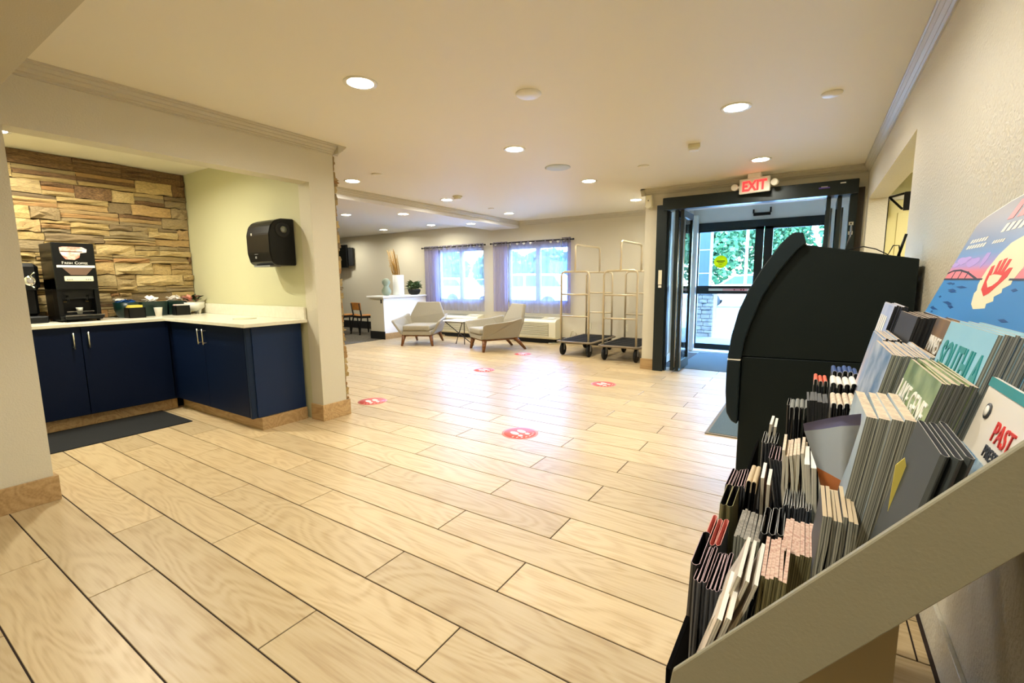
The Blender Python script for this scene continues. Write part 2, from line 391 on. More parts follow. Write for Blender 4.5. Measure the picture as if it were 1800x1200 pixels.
# vestibule
ve = MB(); ve.box(-1.96, -1.80, 6.50, 8.62, 0, 2.45, M_WHITEP); ve.box(.35, .5, 6.50, 8.62, 0, 2.45, M_WHITEP)
ve.box(-1.80, .35, 8.50, 8.62, 2.17, 2.45, M_WHITEP); ve.box(-1.80, -1.73, 8.50, 8.62, 0, 2.17, M_WHITEP); ve.box(.12, .35, 8.50, 8.62, 0, 2.17, M_WHITEP)
struct(ve.build('wall_vestibule'))
struct(B(-1.96, .5, 6.50, 8.62, 2.45, 2.55, M_WHITEP).build('ceiling_vestibule'))
vt = MB(); vt.box(-1.80, -1.70, 8.36, 8.50, 0, 2.30, M_WHITEP, bev=.01); vt.box(-1.80, -1.785, 6.55, 8.36, 0, .12, M_WHITEP); vt.box(-1.80, -1.76, 7.2, 7.3, 0, 2.3, M_WHITEP)
struct(vt.build('trim_3'))

# crown mouldings: stepped profile swept between two points
def crown(name, p0, p1, inward, proj, drop, m=M_TRIM, z=ZC):
    p0 = Vector((p0[0], p0[1], 0)); p1 = Vector((p1[0], p1[1], 0)); n = Vector((inward[0], inward[1], 0))
    pr = [(0, 0), (1, 0), (1, -.16), (.86, -.2), (.86, -.3), (.62, -.46), (.62, -.56), (.34, -.72), (.34, -.82), (.14, -.88), (.14, -1), (0, -1)]
    mb = MB(); pts = [p0 + n * (a * proj) + Vector((0, 0, z + b * drop)) for a, b in pr]
    mb.prism(pts, p1 - p0, m); return struct(mb.build(name))
crown('trim_4', (XL, .64), (XL, 2.75), (1, 0), .085, .075)
crown('trim_5', (XL + .085, 2.70), (-4.2, 2.70), (0, 1), .085, .075)
crown('trim_6', (XR, -3.2), (XR, YD), (-1, 0), .052, .085)
crown('trim_7', (-1.96 - .06, YD), (XR, YD), (0, -1), .06, .085)
crown('trim_8', (-5.12, YF), (-1.96, YF), (0, -1), .07, .085)
crown('trim_9', (-5.12, 2.74), (-5.12, YF), (1, 0), .045, .08)
crown('trim_10', (-1.96, YF), (-1.96, YD - .06), (-1, 0), .06, .085)
# baseboards
def bb(name, x0, x1, y0, y1, h=.147, m=M_BASE): return struct(B(x0, x1, y0, y1, 0, h, m, bev=.002).build(name))
bb('baseboard_post', XL, XL + .016, .449, .70)
bb('baseboard_post_near', XL - .28, XL, .449, .465)
bb('baseboard_post_reveal', XL - .28, XL, .68, .70)
bb('baseboard_pillar', XL, XL + .016, YJ - .016, 2.735)
bb('baseboard_pillar_reveal', -3.80, XL, YJ - .016, YJ)
bb('baseboard_pillar_back', -6.1, XL, 2.72, 2.738)
bb('baseboard_right', XR - .014, XR, -3.2, 3.43, m=M_WALLR); struct(B(.394, .406, -3.2, 3.43, 0, .002, M_GROUT).build('trim_12'))
bb('baseboard_entrance', -1.976, -1.80, YD - .016, YD)
bb('baseboard_entrance_return', -1.976, -1.96, YD, YF)
bb('baseboard_far', -7.68, -1.976, YF - .016, YF, .11, M_BLACKM)
bb('baseboard_dining', -13, -8.16, YF - .016, YF, .20, M_BLACKM)
bb('baseboard_rear', XL, XR - .014, -3.2, -3.186)

# ------------------------------------------------------------------ ledge stones
def stone_mesh(i):
    rr = random.Random(i); b = bmesh.new(); nx, nz = 4, 3; g = []
    for a in range(nx + 1):
        row = []
        for c in range(nz + 1):
            e = (a in (0, nx)) or (c in (0, nz))
            u = a / nx - .5; v = c / nz - .5
            u += rr.uniform(-.03, .03) if not (a in (0, nx)) else rr.uniform(-.012, .012)
            v += rr.uniform(-.09, .09) if c not in (0, nz) else rr.uniform(-.10, .04) * (1 if v > 0 else -1)
            d = rr.uniform(.55, 1.0) if not e else rr.uniform(.35, .72)
            row.append(b.verts.new((d, u, v)))
        g.append(row)
    for a in range(nx):
        for c in range(nz): b.faces.new([g[a][c], g[a + 1][c], g[a + 1][c + 1], g[a][c + 1]])
    edge = [g[a][0] for a in range(nx + 1)] + [g[nx][c] for c in range(1, nz + 1)] + [g[a][nz] for a in range(nx - 1, -1, -1)] + [g[0][c] for c in range(nz - 1, 0, -1)]
    back = [b.verts.new((0, v.co.y, v.co.z)) for v in edge]; n = len(edge)
    for k in range(n): b.faces.new([edge[(k + 1) % n], edge[k], back[k], back[(k + 1) % n]])
    me = bpy.data.meshes.new('stone'); b.normal_update(); b.to_mesh(me); b.free(); me.materials.append(M_STONE); return me
STM = [stone_mesh(i) for i in range(14)]
M_STONED = mat('shaded brown ledge stone', 'a07c52', .85, noise=(12, '5a432c', (1, 1, 2.5)), bump=(60, .008))  # brown stone darkened further for the unlit zone above the lamp cone
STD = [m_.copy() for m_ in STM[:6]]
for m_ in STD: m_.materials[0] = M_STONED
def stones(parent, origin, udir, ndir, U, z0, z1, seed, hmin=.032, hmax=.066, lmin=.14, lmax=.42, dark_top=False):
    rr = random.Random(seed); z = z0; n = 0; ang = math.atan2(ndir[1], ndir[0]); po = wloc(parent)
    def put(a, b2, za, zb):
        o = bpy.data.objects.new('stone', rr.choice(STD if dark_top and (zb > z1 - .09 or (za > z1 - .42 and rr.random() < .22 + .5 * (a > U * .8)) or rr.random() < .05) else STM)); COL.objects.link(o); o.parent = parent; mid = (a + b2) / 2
        o.location = Vector((origin[0] + udir[0] * mid, origin[1] + udir[1] * mid, (za + zb) / 2)) - po
        o.rotation_euler = (0, 0, ang); o.scale = (rr.uniform(.014, .07), b2 - a - .004, (zb - za) * .97)
    while z < z1 - .012:
        h = rr.uniform(hmin, hmax)
        if z + h > z1 - .03: h = z1 - z
        u = -rr.uniform(0, .2)
        while u < U - .01:
            L_ = rr.uniform(lmin, lmax); a = max(u, 0); b2 = min(u + L_, U); u += L_
            if b2 - a < .02: continue
            q = rr.random()
            if h < .05 or q < .38: put(a, b2, z, z + h)
            elif q < .78:
                c = z + h * rr.uniform(.35, .65); put(a, b2, z, c); d = a + (b2 - a) * rr.uniform(.3, .7)
                if rr.random() < .5: put(a, d, c, z + h); put(d, b2, c, z + h)
                else: put(a, b2, c, z + h)
            else:
                c = z + h * .34; e = z + h * .68; put(a, b2, z, c); put(a, b2, c, e); put(a, b2, e, z + h)
            n += 1
        z += h
    return n
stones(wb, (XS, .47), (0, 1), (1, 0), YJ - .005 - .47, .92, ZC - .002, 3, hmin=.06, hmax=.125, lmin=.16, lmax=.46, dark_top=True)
sw = struct(B(-6.1, XL - .002, 2.70, 2.704, .0, ZC, M_MORT).build('wall_pillar_stone'))
stones(sw, (XL - .001, 2.704), (-1, 0), (0, 1), .62, .15, ZC - .08, 5, hmin=.04, hmax=.075)

# ------------------------------------------------------------------ windows of the far wall
def window(name, w):
    f = MB(); t = .05; y0, y1 = YF + .05, YF + .12
    f.box(w[0], w[1], y0, y1, w[2], w[2] + t, M_VINYL); f.box(w[0], w[1], y0, y1, w[3] - t, w[3], M_VINYL)
    f.box(w[0], w[0] + t, y0, y1, w[2], w[3], M_VINYL); f.box(w[1] - t, w[1], y0, y1, w[2], w[3], M_VINYL)
    o = struct(f.build(name)); c = (w[0] + w[1]) / 2
    B(c - .045, c + .045, y0 - .01, y1, w[2] + t, w[3] - t, M_VINYL).build('mullion', o)
    B(w[0] + t, c - .045, y0 + .03, y0 + .036, w[2] + t, w[3] - t, M_WGLASS).build('pane', o)
    B(c + .045, w[1] - t, y0 + .03, y0 + .036, w[2] + t, w[3] - t, M_WGLASS).build('pane', o)
    B(w[0] - .0, w[1] + .0, YF - .02, YF + .05, w[2] - .02, w[2], M_WALL).build('window_sill', o)
window('window_1', LW); window('window_2', RW_)
M_SHEER = sheer_mat('sheer lilac curtain', 'a29cc8', .42)
M_SHEER2 = sheer_mat('sheer grey curtain', 'aca8bc', .48)
M_SHEERT = sheer_mat('curtain top band', '8a8494', .15)
def curtain(label, x0, x1, z0, z1, m, fold, amp, cx):
    t = thing('curtain', label, 'curtain', (cx, YF - .08, z0), 0)
    mb = MB(); n = max(24, int((x1 - x0) * 90)); ys = YF - .085
    def yy(x, z): 
        k = .65 + .35 * (z1 - z) / (z1 - z0)
        return ys + amp * k * math.sin(x * fold) + amp * .4 * math.sin(x * fold * 2.3 + 1)
    lv = [z0, z0 + .03, (z0 + z1) / 2, z1 - .10, z1]
    rows = [[mb.bm.verts.new((x0 + (x1 - x0) * i / n, yy(x0 + (x1 - x0) * i / n, z), z)) for i in range(n + 1)] for z in lv]
    for r_ in range(len(lv) - 1):
        mm = mb.mi(M_SHEERT if r_ == len(lv) - 2 else m)
        for i in range(n):
            f = mb.bm.faces.new([rows[r_][i], rows[r_][i + 1], rows[r_ + 1][i + 1], rows[r_ + 1][i]]); f.material_index = mm; f.smooth = True
    mb.build('drape', t)
    x = x0 + .06
    while x < x1 - .04:
        g = MB(); g.lathe([(.022, -.003), (.030, -.003), (.030, .003), (.022, .003)], (x, ys + .0, z1 - .045), M_STEEL, 14, Matrix.Rotation(R(90), 4, 'X')); x += .155
        g.build('grommet', t)
    return t
def rod(label, x0, x1, z):
    t = thing('curtain_rod', label, 'curtain rod', ((x0 + x1) / 2, YF - .085, z - .02))
    MB().rod((x0, YF - .085, z), (x1, YF - .085, z), .011, M_BLACK).build('rod', t)
    for x in (x0, x1): MB().ball((x, YF - .085, z), .02, M_BLACK).build('finial', t)
    for x in (x0 + .06, x1 - .06): B(x - .008, x + .008, YF - .085, YF - .001, z - .008, z + .008, M_BLACK).build('bracket', t)
rod('black curtain rod over the window beside the half wall', -7.76, -5.93, 2.005)
rod('black curtain rod over the window beside the luggage carts', -5.78, -3.86, 2.01)
curtain('lilac sheer curtain bunched beside the potted plant', -7.70, -7.25, .60, 2.04, M_SHEER, 62, .022, -7.5)
curtain('thin pale sheer spread across the window behind the first armchair', -7.22, -5.96, .58, 2.04, M_SHEER2, 34, .018, -6.6)
curtain('lilac sheer curtain bunched at the window edge above the second armchair', -5.72, -5.36, .59, 2.04, M_SHEER, 62, .022, -5.54)
curtain('thin pale sheer spread over the window showing the white vehicle', -5.33, -4.12, .58, 2.03, M_SHEER2, 34, .018, -4.7)
curtain('darker gathered sheer curtain beside the luggage cart', -4.10, -3.92, .60, 2.05, M_SHEER, 80, .025, -4.0)

# ------------------------------------------------------------------ alcove cabinets
def handle(parent, x, y, axis):
    z0, z1 = .70, .84; m = MB()
    if axis == 'x': q = (x + .03, y); s0 = ((x, y, z0 + .015), (x + .03, y, z0 + .015)); s1 = ((x, y, z1 - .015), (x + .03, y, z1 - .015))
    else: q = (x, y - .03); s0 = ((x, y, z0 + .015), (x, y - .03, z0 + .015)); s1 = ((x, y, z1 - .015), (x, y - .03, z1 - .015))
    m.rod((q[0], q[1], z0), (q[0], q[1], z1), .006, M_STEEL, seg=8)
    m.rod(s0[0], s0[1], .0045, M_STEEL, seg=6); m.rod(s1[0], s1[1], .0045, M_STEEL, seg=6)
    o = m.build('handle', parent); o['label'] = 'thin nickel bar handle'
c1 = thing('base_cabinet', 'navy base cabinet under the coffee machine against the stone wall', 'cabinet', (-5.6, 1.2, 0))
B(XS + .05, -5.28, .70, 2.43, .11, .886, M_NAVY).build('body', c1)
B(XS + .05, -5.335, .70, 1.96, 0, .109, M_BASE).build('plinth', c1)['label'] = 'wood look plinth'
d = B(-5.28, -5.26, .70, 1.274, .115, .884, M_NAVY, bev=.002).build('door', c1); handle(d, -5.26, 1.22, 'x')
d = B(-5.28, -5.26, 1.279, 1.92, .115, .884, M_NAVY, bev=.002).build('door', c1); handle(d, -5.26, 1.318, 'x')
c2 = thing('base_cabinet', 'navy base cabinet run ending at the pillar with a blue end panel', 'cabinet', (-4.6, 2.2, 0))
B(-5.255, -3.90, 1.965, 2.43, .11, .886, M_NAVY).build('body', c2)
B(-5.33, -3.845, 2.012, 2.43, 0, .109, M_BASE).build('plinth', c2)['label'] = 'wood look plinth'
d = B(-5.255, -4.602, 1.945, 1.965, .115, .884, M_NAVY, bev=.002).build('door', c2); handle(d, -4.645, 1.945, 'y')
d = B(-4.597, -3.905, 1.945, 1.965, .115, .884, M_NAVY, bev=.002).build('door', c2); handle(d, -4.553, 1.945, 'y')
e = B(-3.90, -3.872, 1.945, 2.43, .11, .886, M_NAVYE, bev=.003).build('end_panel', c2)
B(-3.872, -3.862, 1.99, 2.43, .112, .884, mat('navy end skin', '0c2448', .42, spec=.3)).build('side_skin', c2)
ct = thing('countertop', 'cream quartz L-shaped countertop over the navy cabinets', 'countertop', (-5, 1.8, .888))
m = MB(); m.prism([(XS + .052, .70, .888), (-5.24, .70, .888), (-5.24, 1.895, .888), (-3.79, 1.895, .888), (-3.79, YJ - .003, .888), (XS + .052, YJ - .003, .888)], (0, 0, .03), M_QUARTZ, bev=.003)
m.build('top', ct)
tag(B(XS + .052, -3.80, YJ - .024, YJ - .003, .918, 1.026, M_QUARTZ, bev=.002).build('backsplash'), 'low cream quartz backsplash strip along the alcove side wall', 'backsplash')
m = MB(); m.lathe([(.075, .918), (.098, .918), (.098, .9205), (.075, .9205)], (-4.40, 2.22, 0), mat('grommet ring', 'c9c4a4', .25), 32); m.build('waste_ring', ct)
# floor mat in the alcove
tag(B(-5.32, -4.66, .70, 1.815, 0, .009, M_RUB, bev=.004).build('rubber_mat'), 'black ribbed rubber mat on the floor before the navy cabinets', 'mat')

# coffee machine
ZT = .918
cm = thing('coffee_machine', 'tall black coffee machine with a lit picture panel on the counter', 'coffee machine', (-5.68, 1.35, ZT))
X0, XF, YA, YB = -5.86, -5.50, 1.215, 1.50
m = MB(); m.box(X0, XF + .02, YA, YB, ZT + .015, ZT + .05, M_BLACK, bev=.004); m.box(X0, XF - .12, YA, YB, ZT + .05, 1.30, M_BLACK, bev=.004)
m.box(XF - .12, XF - .01, YA, YA + .03, ZT + .05, 1.30, M_BLACK); m.box(XF - .12, XF - .01, YB - .03, YB, ZT + .05, 1.30, M_BLACK)
m.box(X0, XF, YA, YB, 1.20, 1.61, M_BLACK, bev=.006)
for y in (YA + .03, YB - .03):
    m.rod((X0 + .04, y, ZT), (X0 + .04, y, ZT + .016), .012, M_BLACK); m.rod((XF, y, ZT), (XF, y, ZT + .016), .012, M_BLACK)
m.build('housing', cm)
pm = mat('machine picture print', 'c9745c', .3, noise=(14, 'f2ddd0', (1, 1.3, 1.8)))
pk = mat('machine brown print', '6b5445', .4)
m = MB(); m.prism([(XF + .001, YA + .05 + .17 * a, 1.50 + .075 * b) for a, b in [(0, .9), (.15, 1), (.9, 1), (1.08, .75), (1.05, .4), (.8, .3), (.75, -.2), (.55, -.5), (.2, -.45), (.08, 0), (.02, .3)]], (.001, 0, 0), pm)
m.box(XF + .0016, XF + .003, YA + .055, YA + .20, 1.530, 1.537, mat('spoon brown', '4a2a1a', .4))
m.build('picture_panel', cm)['label'] = 'picture of coffee cups on the machine front'
def face_px(x, y, z): return Matrix.Translation((x, y, z)) @ Matrix(((0, 0, 1, 0), (1, 0, 0, 0), (0, 1, 0, 0), (0, 0, 0, 1)))   # readable from +X
def face_nx(x, y, z, lean=0): return Matrix.Translation((x, y, z)) @ Matrix.Rotation(lean, 4, 'Y') @ Matrix(((0, 0, -1, 0), (-1, 0, 0, 0), (0, 1, 0, 0), (0, 0, 0, 1)))   # readable from -X
def face_ny(x, y, z): return Matrix.Translation((x, y, z)) @ Matrix(((1, 0, 0, 0), (0, 0, -1, 0), (0, 1, 0, 0), (0, 0, 0, 1)))   # readable from -Y
m = MB(); m.text('F', .032, face_px(XF + .001, YA + .055, 1.425), M_WHITE); m.text('RESH', .024, face_px(XF + .001, YA + .073, 1.425), M_WHITE)
m.text('C', .032, face_px(XF + .001, YA + .140, 1.425), M_WHITE); m.text('OFFEE', .024, face_px(XF + .001, YA + .163, 1.425), M_WHITE)
m.build('lettering', cm)
m = MB(); m.box(XF, XF + .004, YA + .02, YB - .01, 1.395, 1.415, M_WHITE); m.build('light_strip', cm)['label'] = 'pale strip across the machine front'
m = MB(); m.prism([(XF + .001, YA + .055, 1.392), (XF + .001, YB - .025, 1.392), (XF + .001, YB - .075, 1.33), (XF + .001, YA + .105, 1.33)], (.002, 0, 0), pk); m.build('brown_panel', cm)
m = MB(); m.box(XF, XF + .005, YA + .06, YB - .03, 1.275, 1.320, M_CREAMP, bev=.004)
for y in (YA + .075, YB - .085):
    for k in range(3): m.box(XF + .005, XF + .0065, y + k * .014, y + .010 + k * .014, 1.285, 1.295, M_GREY)
m.build('button_panel', cm)
m = MB(); m.box(XF - .11, XF - .05, YA + .03, YB - .03, 1.12, 1.20, M_BLACKM)
for y in (YA + .075, YB - .075): m.rod((XF - .06, y, 1.15), (XF - .06, y, 1.10), .014, M_BLACK)
m.build('spout', cm)
m = MB()
for y in (YA + .06, YB - .075): m.box(XF - .118, XF - .116, y, y + .022, 1.115, 1.122, M_CHROME); m.box(XF - .118, XF - .116, y, y + .022, 1.09, 1.095, mat('brass line', 'a08a4a', .3, metal=1))
m.build('indicator', cm)
m = MB(); m.box(XF - .12, XF + .07, YA + .02, YB + .0, ZT + .03, ZT + .06, M_BLACK, bev=.004); m.build('drip_tray', cm)
m = MB(); m.box(XF + .066, XF + .074, YA + .02, YB, ZT + .052, ZT + .062, M_CHROME); m.box(XF - .012, XF - .004, YA + .05, YB - .05, ZT + .085, ZT + .093, M_CHROME)
m.build('chrome_trim', cm)
m = MB(); m.lathe([(.017, 0), (.024, .055), (.024, .06), (.021, .06), (.015, .004)], (XF - .05, 1.36, ZT + .062), M_WHITE, 16)
tag(m.build('paper_cup'), 'small white cup standing on the drip tray of the coffee machine', 'cup')
# second machine beyond
um = thing('drink_dispenser', 'black drink dispenser with a silver tap half hidden behind the near post', 'dispenser', (-5.66, 1.0, ZT))
m = MB(); m.box(-5.86, -5.56, .88, 1.16, ZT, ZT + .06, M_BLACK, bev=.01); m.box(-5.86, -5.72, .90, 1.14, ZT + .06, 1.38, M_BLACK, bev=.02); m.box(-5.86, -5.58, .90, 1.14, 1.20, 1.43, M_BLACK, bev=.03)
m.build('housing', um)
m = MB(); m.lathe([(.016, 0), (.042, 0), (.042, .02), (.016, .02)], (-5.58, 1.075, 1.28), M_CHROME, 20, Matrix.Rotation(R(90), 4, 'Y'))
m.tube([(-5.56, 1.075, 1.32), (-5.53, 1.09, 1.345), (-5.52, 1.10, 1.35)], .006, M_CHROME); m.tube([(-5.56, 1.075, 1.24), (-5.53, 1.09, 1.22)], .006, M_CHROME)
m.build('tap', um)['label'] = 'silver tap'

# paper towel dispenser
pt = thing('towel_dispenser', 'black curved paper towel dispenser on the alcove side wall', 'towel dispenser', (-4.07, 2.33, 1.39))
m = MB(); prof = [(2.452, 1.395), (2.27, 1.395), (2.235, 1.42), (2.215, 1.50), (2.215, 1.66), (2.235, 1.73), (2.27, 1.77), (2.33, 1.795), (2.452, 1.80)]
m.prism([(-4.255, y, z) for y, z in prof], (.365, 0, 0), M_BLACK, bev=.008); m.build('cover', pt)
m = MB(); m.lathe([(.062, 0), (.068, .004), (.06, .008), (0.045, .006)], (-3.893, 2.34, 1.70), M_BLACKM, 28, Matrix.Rotation(R(90), 4, 'Y')); m.build('side_dial', pt)
m = MB(); m.lathe([(.012, 0), (.03, .010), (.012, .012)], (-3.890, 2.345, 1.70), mat('smoked lens', '8a8f8c', .1, metal=.8), 20, Matrix.Rotation(R(90), 4, 'Y')); m.build('sight_window', pt)
m = MB(); m.box(-4.17, -4.155, 2.2125, 2.216, 1.655, 1.675, M_WHITE); m.box(-4.13, -4.08, 2.2125, 2.216, 1.49, 1.495, M_GREY); m.box(-4.12, -4.10, 2.2125, 2.216, 1.455, 1.475, M_GREY); m.build('label_mark', pt)
m = MB(); m.box(-4.21, -3.95, 2.24, 2.34, 1.384, 1.396, M_GREY, bev=.003); m.build('paper_slot', pt)

# things on the counter
def bowl(cx, cy, r, h, m, z=ZT): return MB().lathe([(r * .7, z), (r * .95, z + h * .5), (r, z + h), (r * .93, z + h), (r * .85, z + h * .5), (r * .5, z + .012)], (cx, cy, 0), m, 28)
M_GRN = mat('dark green enamel', '0d2a24', .35); M_BLUEP = mat('blue foil packet', '2a62b0', .35); M_YEL = mat('yellow packet', 'e8d25a', .5); M_PKT = mat('white packet', 'efe9e2', .6); M_PNK = mat('pink packet', 'e8b8b0', .6)
def packets(name, cx, cy, z, n, r, mats, label, cat, sz=(.03, .05, .006)):
    t = None
    for i in range(n):
        m = MB(); a = random.uniform(0, 6.28); rr = r * math.sqrt(random.random())
        M = Matrix.Translation((cx + rr * math.cos(a), cy + rr * math.sin(a), z + .012 * (i % 4) + .004)) @ Euler((random.uniform(-.7, .7), random.uniform(-.7, .7), random.uniform(0, 3))).to_matrix().to_4x4()
        m.box(-sz[0] / 2, sz[0] / 2, -sz[1] / 2, sz[1] / 2, -sz[2] / 2, sz[2] / 2, mats[i % len(mats)], bev=.0015, M=M)
        tag(m.build(name), label, cat, label)
tag(bowl(-5.73, 1.755, .10, .15, M_GRN).build('bowl'), 'dark green round bowl of blue packets beside the coffee machine', 'bowl')
packets('creamer_packet', -5.73, 1.755, ZT + .135, 16, .07, [M_BLUEP, M_BLUEP, M_BLUEP, M_PKT], 'blue creamer packet heaped in the round green bowl', 'packet')
m = MB(); m.prism([(-5.84, 1.87, ZT), (-5.70, 1.87, ZT), (-5.67, 1.87, ZT + .145), (-5.87, 1.87, ZT + .145)], (0, .22, 0), M_GRN, bev=.004); tag(m.build('bin'), 'dark green open bin behind the white cup on the counter', 'bin')
packets('stir_packet', -5.77, 1.98, ZT + .147, 10, .06, [M_PKT], 'cream sachet lying on the green bin behind the cup', 'packet', (.035, .07, .005))
m = MB(); m.prism([(-5.84, 2.11, ZT), (-5.72, 2.11, ZT), (-5.69, 2.11, ZT + .145), (-5.87, 2.11, ZT + .145)], (0, .17, 0), M_GRN, bev=.004); tag(m.build('bin'), 'dark green open bin heaped with white packets next to the flower pot', 'bin')
packets('sugar_packet', -5.78, 2.195, ZT + .148, 18, .06, [M_PKT], 'white sugar packet heaped in the green bin by the flower pot', 'packet')
def tray(x0, x1, y0, y1, h, label):
    m = MB(); t = .005; m.box(x0, x1, y0, y1, ZT, ZT + .006, M_BLACK)
    m.box(x0, x0 + t, y0, y1, ZT, ZT + h, M_BLACK); m.box(x1 - t, x1, y0, y1, ZT, ZT + h, M_BLACK); m.box(x0, x1, y0, y0 + t, ZT, ZT + h, M_BLACK); m.box(x0, x1, y1 - t, y1, ZT, ZT + h, M_BLACK)
    return tag(m.build('sachet_tray'), label, 'tray')
tray(-5.62, -5.50, 1.70, 1.835, .10, 'small black tray of yellow sachets before the green bowl')
tray(-5.64, -5.54, 2.11, 2.24, .10, 'small black tray of pink and white sachets beside the flower pot')
for i in range(6):
    tag(B(-5.61 + i * .017, -5.602 + i * .017, 1.715, 1.82, ZT + .01, ZT + .112 + .006 * (i % 3), M_YEL).build('sweetener_sachet'), 'yellow sweetener sachet standing in the black tray', 'sachet', 'yellow sweetener sachets')
for i in range(5):
    tag(B(-5.63 + i * .018, -5.622 + i * .018, 2.12, 2.23, ZT + .01, ZT + .112, M_PNK if i % 2 else M_PKT).build('sugar_sachet'), 'pink or white sachet standing in the black tray by the pot', 'sachet', 'pink and white sachets')
m = MB(); m.lathe([(.026, ZT), (.036, ZT + .085), (.037, ZT + .088), (.034, ZT + .088), (.024, ZT + .004)], (-5.60, 1.975, 0), M_PKT, 20); tag(m.build('cup'), 'white paper cup standing on the counter between the black trays', 'cup')
fp = thing('flower_pot', 'white footed bowl planter with pink blooms in the counter corner', 'planter', (-5.72, 2.345, ZT))
m = MB(); m.lathe([(.045, ZT + .03), (.092, ZT + .065), (.098, ZT + .125), (.088, ZT + .125), (.07, ZT + .07)], (-5.69, 2.345, 0), M_WHITE, 28)
for a in (.5, 2.6, 4.7): m.rod((-5.69 + .055 * math.cos(a), 2.345 + .055 * math.sin(a), ZT), (-5.69 + .055 * math.cos(a), 2.345 + .055 * math.sin(a), ZT + .05), .010, M_WHITE, r1=.022)
m.build('bowl', fp)
M_PETAL = mat('pink petal', 'e2917e', .6); M_LEAF = mat('plant leaf', '5d7040', .55, noise=(30, '3f5530')); M_LEAFD = mat('dark leaf', '2c3424', .55)
def leaf(mb, p, d, L_, w, m, droop=.2):
    d = Vector(d).normalized(); s = d.cross(Vector((0, 0, 1))).normalized() * w; p = Vector(p); up = Vector((0, 0, 1))
    a = p + d * L_ * .5 + up * L_ * .05; e_ = p + d * L_ - up * L_ * droop
    mb.face([p, a - s, e_, a + s], m, True)
def sprig(parent, name, c, n, L_, w, mats, zr=(.1, .9), sp=.02):
    mb = MB()
    for i in range(n):
        a = random.uniform(0, 6.28); z = random.uniform(*zr)
        leaf(mb, (c[0] + random.uniform(-sp, sp), c[1] + random.uniform(-sp, sp), c[2] + random.uniform(0, sp * 2)), (math.cos(a), math.sin(a), z), L_ * random.uniform(.6, 1.1), w, random.choice(mats))
    return mb.build(name, parent)
sprig(fp, 'blooms', (-5.69, 2.32, ZT + .125), 30, .11, .020, [M_PETAL, M_PETAL, M_PNK], (.2, 1.2)); sprig(fp, 'foliage', (-5.69, 2.345, ZT + .125), 30, .11, .016, [M_LEAFD, M_LEAF], (.0, 1.4))

# ------------------------------------------------------------------ ceiling fittings
def downlight(x, y, label, z=ZC, power=LAMP_W):
    t = thing('recessed_light', label, 'ceiling light', (x, y, z - .012), 0)
    m = MB(); m.lathe([(.078, z - .003), (.098, z - .006), (.100, z), (.07, z), (.07, z - .002)], (x, y, 0), M_WHITE, 32); m.build('trim_ring', t)
    m = MB(); m.lathe([(.001, z - .004), (.077, z - .004), (.077, z - .001), (.001, z - .001)], (x, y, 0), M_LAMP, 28); m.build('lens', t)
    l = bpy.data.lights.new('lamp_light', 'AREA'); l.shape = 'DISK'; l.size = .15; l.energy = power; l.color = LAMP_COL
    try: l.spread = R(165)
    except Exception: pass
    o = bpy.data.objects.new('lamp_light', l); COL.objects.link(o); o.location = (0, 0, -.004); o.parent = t
for x, y, lb in [
    (-2.36, 1.98, 'large bright recessed ceiling light nearest the alcove crown moulding'),
    (-.535, 3.72, 'recessed ceiling light between the smoke disc and the side opening'),
    (-2.365, 3.70, 'recessed ceiling light in the middle of the lobby ceiling'),
    (-.53, 5.44, 'recessed ceiling light just before the EXIT sign'),
    (-2.366, 5.37, 'recessed ceiling light beyond the round speaker grille'),
    (-4.66, 3.72, 'recessed ceiling light beside the stone edge of the pillar'),
    (-4.61, 5.35, 'recessed ceiling light next to the small smoke detector'),
    (-4.64, 7.06, 'recessed ceiling light near the far window wall over the second armchair'),
    (-2.33, 7.03, 'recessed ceiling light above the luggage carts'),
    (-.54, 1.98, 'recessed ceiling light above the brochure rack, cut by the top of the frame'),
    (-.54, .25, 'recessed ceiling light behind the viewer'),
    (-.54, -1.6, 'recessed ceiling light at the rear of the lobby'),
    (-7.05, 5.45, 'recessed ceiling light over the dining tables beside the beam'),
    (-8.40, 7.50, 'recessed ceiling light over the half wall ornaments'),
    (-6.92, 7.50, 'recessed ceiling light before the window with the potted plant'),
    (-10.2, 7.45, 'recessed ceiling light in front of the wall television'),
    (-9.6, 5.0, 'recessed ceiling light deep in the dining room')]:
    downlight(x, y, lb)
downlight(-5.50, 5.33, 'recessed light in the lowered beam, nearer the pillar', 2.30)
downlight(-5.43, 6.97, 'recessed light in the lowered beam, nearer the window', 2.30)
downlight(-4.75, 1.35, 'recessed light over the alcove counter', ZC, 16)
downlight(-5.35, .95, 'recessed light over the coffee machine', ZC, 12)
downlight(-2.2, -1.2, 'recessed light in the low soffit behind the viewer', 2.20, 5)
downlight(1.6, 4.6, 'recessed light in the side corridor', 2.30, 14)
downlight(1.3, 5.6, 'recessed light before the corridor door', 2.30, 10)
def disc(x, y, r, label, m=M_WHITE, name='ceiling_speaker', cat='ceiling speaker', t=.014, z=ZC):
    mb = MB(); mb.lathe([(.001, z - t), (r * .88, z - t), (r, z - t * .4), (r, z), (.001, z)], (x, y, 0), m, 36)
    return tag(mb.build(name), label, cat)
disc(-1.61, 2.69, .082, 'white round cover disc on the ceiling between two lights')
g = disc(-2.36, 4.54, .135, 'round grey speaker grille in the ceiling', mat('speaker grille', 'c3cfd6', .6), t=.01)
disc(.02, 3.80, .060, 'small white ceiling disc nearest the side opening', name='sprinkler_cover', cat='sprinkler cover')
disc(-1.59, 5.02, .06, 'small faint ceiling disc near the door crown', M_CEIL, name='sprinkler_cover', cat='sprinkler cover', t=.01)
disc(-4.15, 3.65, .06, 'small faint ceiling disc beside the pillar light', M_CEIL, name='sprinkler_cover', cat='sprinkler cover', t=.01)
